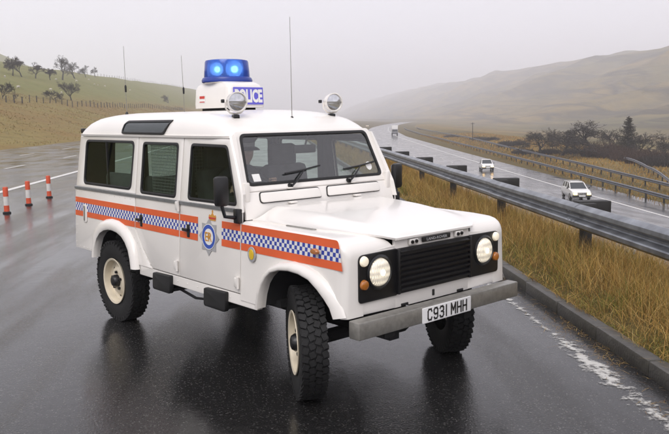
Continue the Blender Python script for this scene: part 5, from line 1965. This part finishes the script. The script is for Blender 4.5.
def traffic_car(label, loc, rz, estate=True, L=4.45, W=1.68, H=1.40, rack=True):
    """x forward. Body lofted from side profile, glasshouse above, wheels, lamps."""
    c = tag(empty('oncoming_car', loc, rz), label, 'car', 'cars on the lower road')
    hl = L / 2
    # lower body: cross-sections along the length (x, half width, bottom, shoulder height)
    secs = [(-hl, .80, .42, .78), (-hl + .06, .93, .30, .86), (-hl + .5, 1, .24, .90), (-.6, 1, .22, .90), (.55, 1, .22, .90), (1.2, .99, .22, .84), (hl - .35, .96, .24, .78), (hl - .08, .90, .30, .70), (hl, .80, .38, .62)]
    rows = []
    for x, w, zb, zt in secs:
        hw = W / 2 * w
        rows.append([(x, -hw * .9, zb), (x, -hw, zb + .12), (x, -hw, (zb + zt) / 2 + .05), (x, -hw * .95, zt - .03), (x, -hw * .84, zt), (x, hw * .84, zt), (x, hw * .95, zt - .03), (x, hw, (zb + zt) / 2 + .05), (x, hw, zb + .12), (x, hw * .9, zb)])
    mb = MB().grid(rows, closed=True)
    n = len(rows[0])
    mb.f.append(tuple(range(n)))
    mb.f.append(tuple((len(rows) - 1) * n + k for k in range(n)))
    body = mb.build('body', M['car_white'], c, ang=40)
    # glasshouse
    xr = -hl + (.10 if estate else .45)
    xr2 = xr + (.22 if estate else .55)
    gl = [(xr, W / 2 * .82, .88), (xr2, W / 2 * .70, H - .04), (.10, W / 2 * .70, H - .03), (.88, W / 2 * .83, .86)]
    rows = [[(x, -w, z), (x, w, z)] for x, w, z in gl]
    vs = [(x, s_ * w, z) for x, w, z in gl for s_ in (-1, 1)]
    gm = MB().add(vs, [(0, 1, 3, 2), (2, 3, 5, 4), (4, 5, 7, 6), (0, 2, 4, 6), (1, 7, 5, 3)])
    gm.build('windows', M['car_glass'], c, ang=20)
    rf = MB().box(((xr2 + .12) / 2, 0, H - .015), (.12 - xr2 + .04, W * .70, .05), bev=.02)
    roof_ = rf.build('roof', M['car_white'], c)
    for s_ in (-1, 1):
        for (xa, wa, za), (xb, wb, zb) in ((gl[0], gl[1]), (gl[3], gl[2])):
            MB().tube([(xa, s_ * (wa + .005), za), (xb, s_ * (wb + .005), zb - .01)], .035, 6).build('pillar', M['car_white'], c)
        for xm in (-.35, -1.15):
            if xm > xr2 - .1:
                MB().tube([(xm, s_ * (W / 2 * .835), .88), (xm, s_ * (W / 2 * .71), H - .03)], .03, 6).build('pillar', M['car_white'], c)
        for xw in (hl - .82, -hl + .85):
            wh = MB().lathe([(.0, -.07), (.26, -.09), (.30, -.07), (.30, .07), (.26, .09), (0, .07)], 20, 'Y').build('wheel', M['tyre'], c, loc=(xw, s_ * (W / 2 - .09), .30))
            MB().lathe([(.0, s_ * .095), (.17, s_ * .092), (.18, s_ * .08)], 14, 'Y').build('rim', M['galv'], wh)
        MB().box((hl - .015, s_ * W * .33, .57), (.10, .30, .16), bev=.03).build('headlight', M['traffic_lamp'], c)
        MB().box((.72, s_ * (W / 2 + .06), .93), (.10, .14, .11), bev=.03).build('door_mirror', M['car_dark'], c)
        if rack:
            MB().tube([(xr2 + .1, s_ * W * .30, H + .05), (.0, s_ * W * .30, H + .05)], .02, 5).build('roof_rail', M['galv'], c)
    MB().box((hl - .03, 0, .565), (.06, W * .86, .19), bev=.01).build('grille', M['car_dark'], c)
    MB().box((hl - .02, 0, .40), (.16, W * .94, .13), bev=.04).build('bumper', M['car_dark'], c)
    MB().box((hl + .065, 0, .41), (.012, .50, .10)).build('number_plate', M['plate'], c)
    if rack:
        for xx in (-1.2, -.3):
            MB().tube([(xx, -W * .34, H + .06), (xx, W * .34, H + .06)], .02, 5).build('roof_bar', M['galv'], c)
    return c


def heading(y):
    """Direction of oncoming traffic: towards the camera along the lower road."""
    dx = float(line_x(y + 5) - line_x(y - 5)) / 10
    return math.atan2(-1, -dx)


traffic_car('white estate car with roof bars and lit headlamps, nearest on the lower road', (float(line_x(53)) - 2.0, 53, LOW + .006), heading(53) - .10, L=4.0, W=1.60, H=1.34)
traffic_car('white hatchback with yellowish headlamps further back on the lower road', (float(line_x(86)) - 2.1, 86, LOW + .006), heading(86) - .10, estate=False, L=3.7, W=1.55, H=1.33, rack=False)
traffic_car('far pale car on the lower road, only its lit headlamps showing clearly', (64.5, 520, LOW + .006), heading(520), estate=False, L=4.2, rack=False)

lo = tag(empty('box_lorry', (44.0, 272, LOW + .006), heading(272)), 'white box lorry with grey lower cab far along the lower road', 'lorry')
MB().box((-1.6, 0, 2.2), (5.6, 2.35, 2.6), bev=.05).build('cargo_box', M['car_white'], lo)
MB().box((2.15, 0, 1.35), (1.7, 2.1, 1.7), bev=.15).build('cab', plain('lorry_cab_grey', (.22, .22, .24), rough=.4), lo)
MB().box((2.96, 0, 1.70), (.12, 1.85, .65), bev=.05).build('windscreen', M['car_glass'], lo)
MB().box((2.98, 0, .55), (.12, 2.1, .28), bev=.04).build('bumper', M['car_dark'], lo)
MB().box((-.6, 0, .70), (6.6, .9, .25)).build('chassis', M['car_dark'], lo)
for s_ in (-1, 1):
    for xw in (2.0, -2.8):
        MB().lathe([(0, -.12), (.40, -.14), (.45, -.1), (.45, .1), (.40, .14), (0, .12)], 18, 'Y').build('wheel', M['tyre'], lo, loc=(xw, s_ * .95, .45))
    MB().box((3.02, s_ * .80, .78), (.10, .28, .18), bev=.03).build('headlight', M['car_glass'], lo)

# ------------------------------------------------------------------ mist
HAZE = 0.00076
hz = MB().box((700, 2000, 92.5), (3600, 4600, 225))
hm = bpy.data.materials.new('mist')
hm.use_nodes = True
hn = hm.node_tree
hn.nodes.remove(hn.nodes['Principled BSDF'])
pv = hn.nodes.new('ShaderNodeVolumePrincipled')
pv.inputs['Color'].default_value = (0.955, 0.955, 1.0, 1)
pv.inputs['Density'].default_value = HAZE
hn.links.new(pv.outputs[0], hn.nodes['Material Output'].inputs['Volume'])
ho = hz.build('haze', hm)
tag(ho, kind='stuff')
ho['label'] = 'even grey mist filling the valley and veiling the hills'
ho['category'] = 'mist'
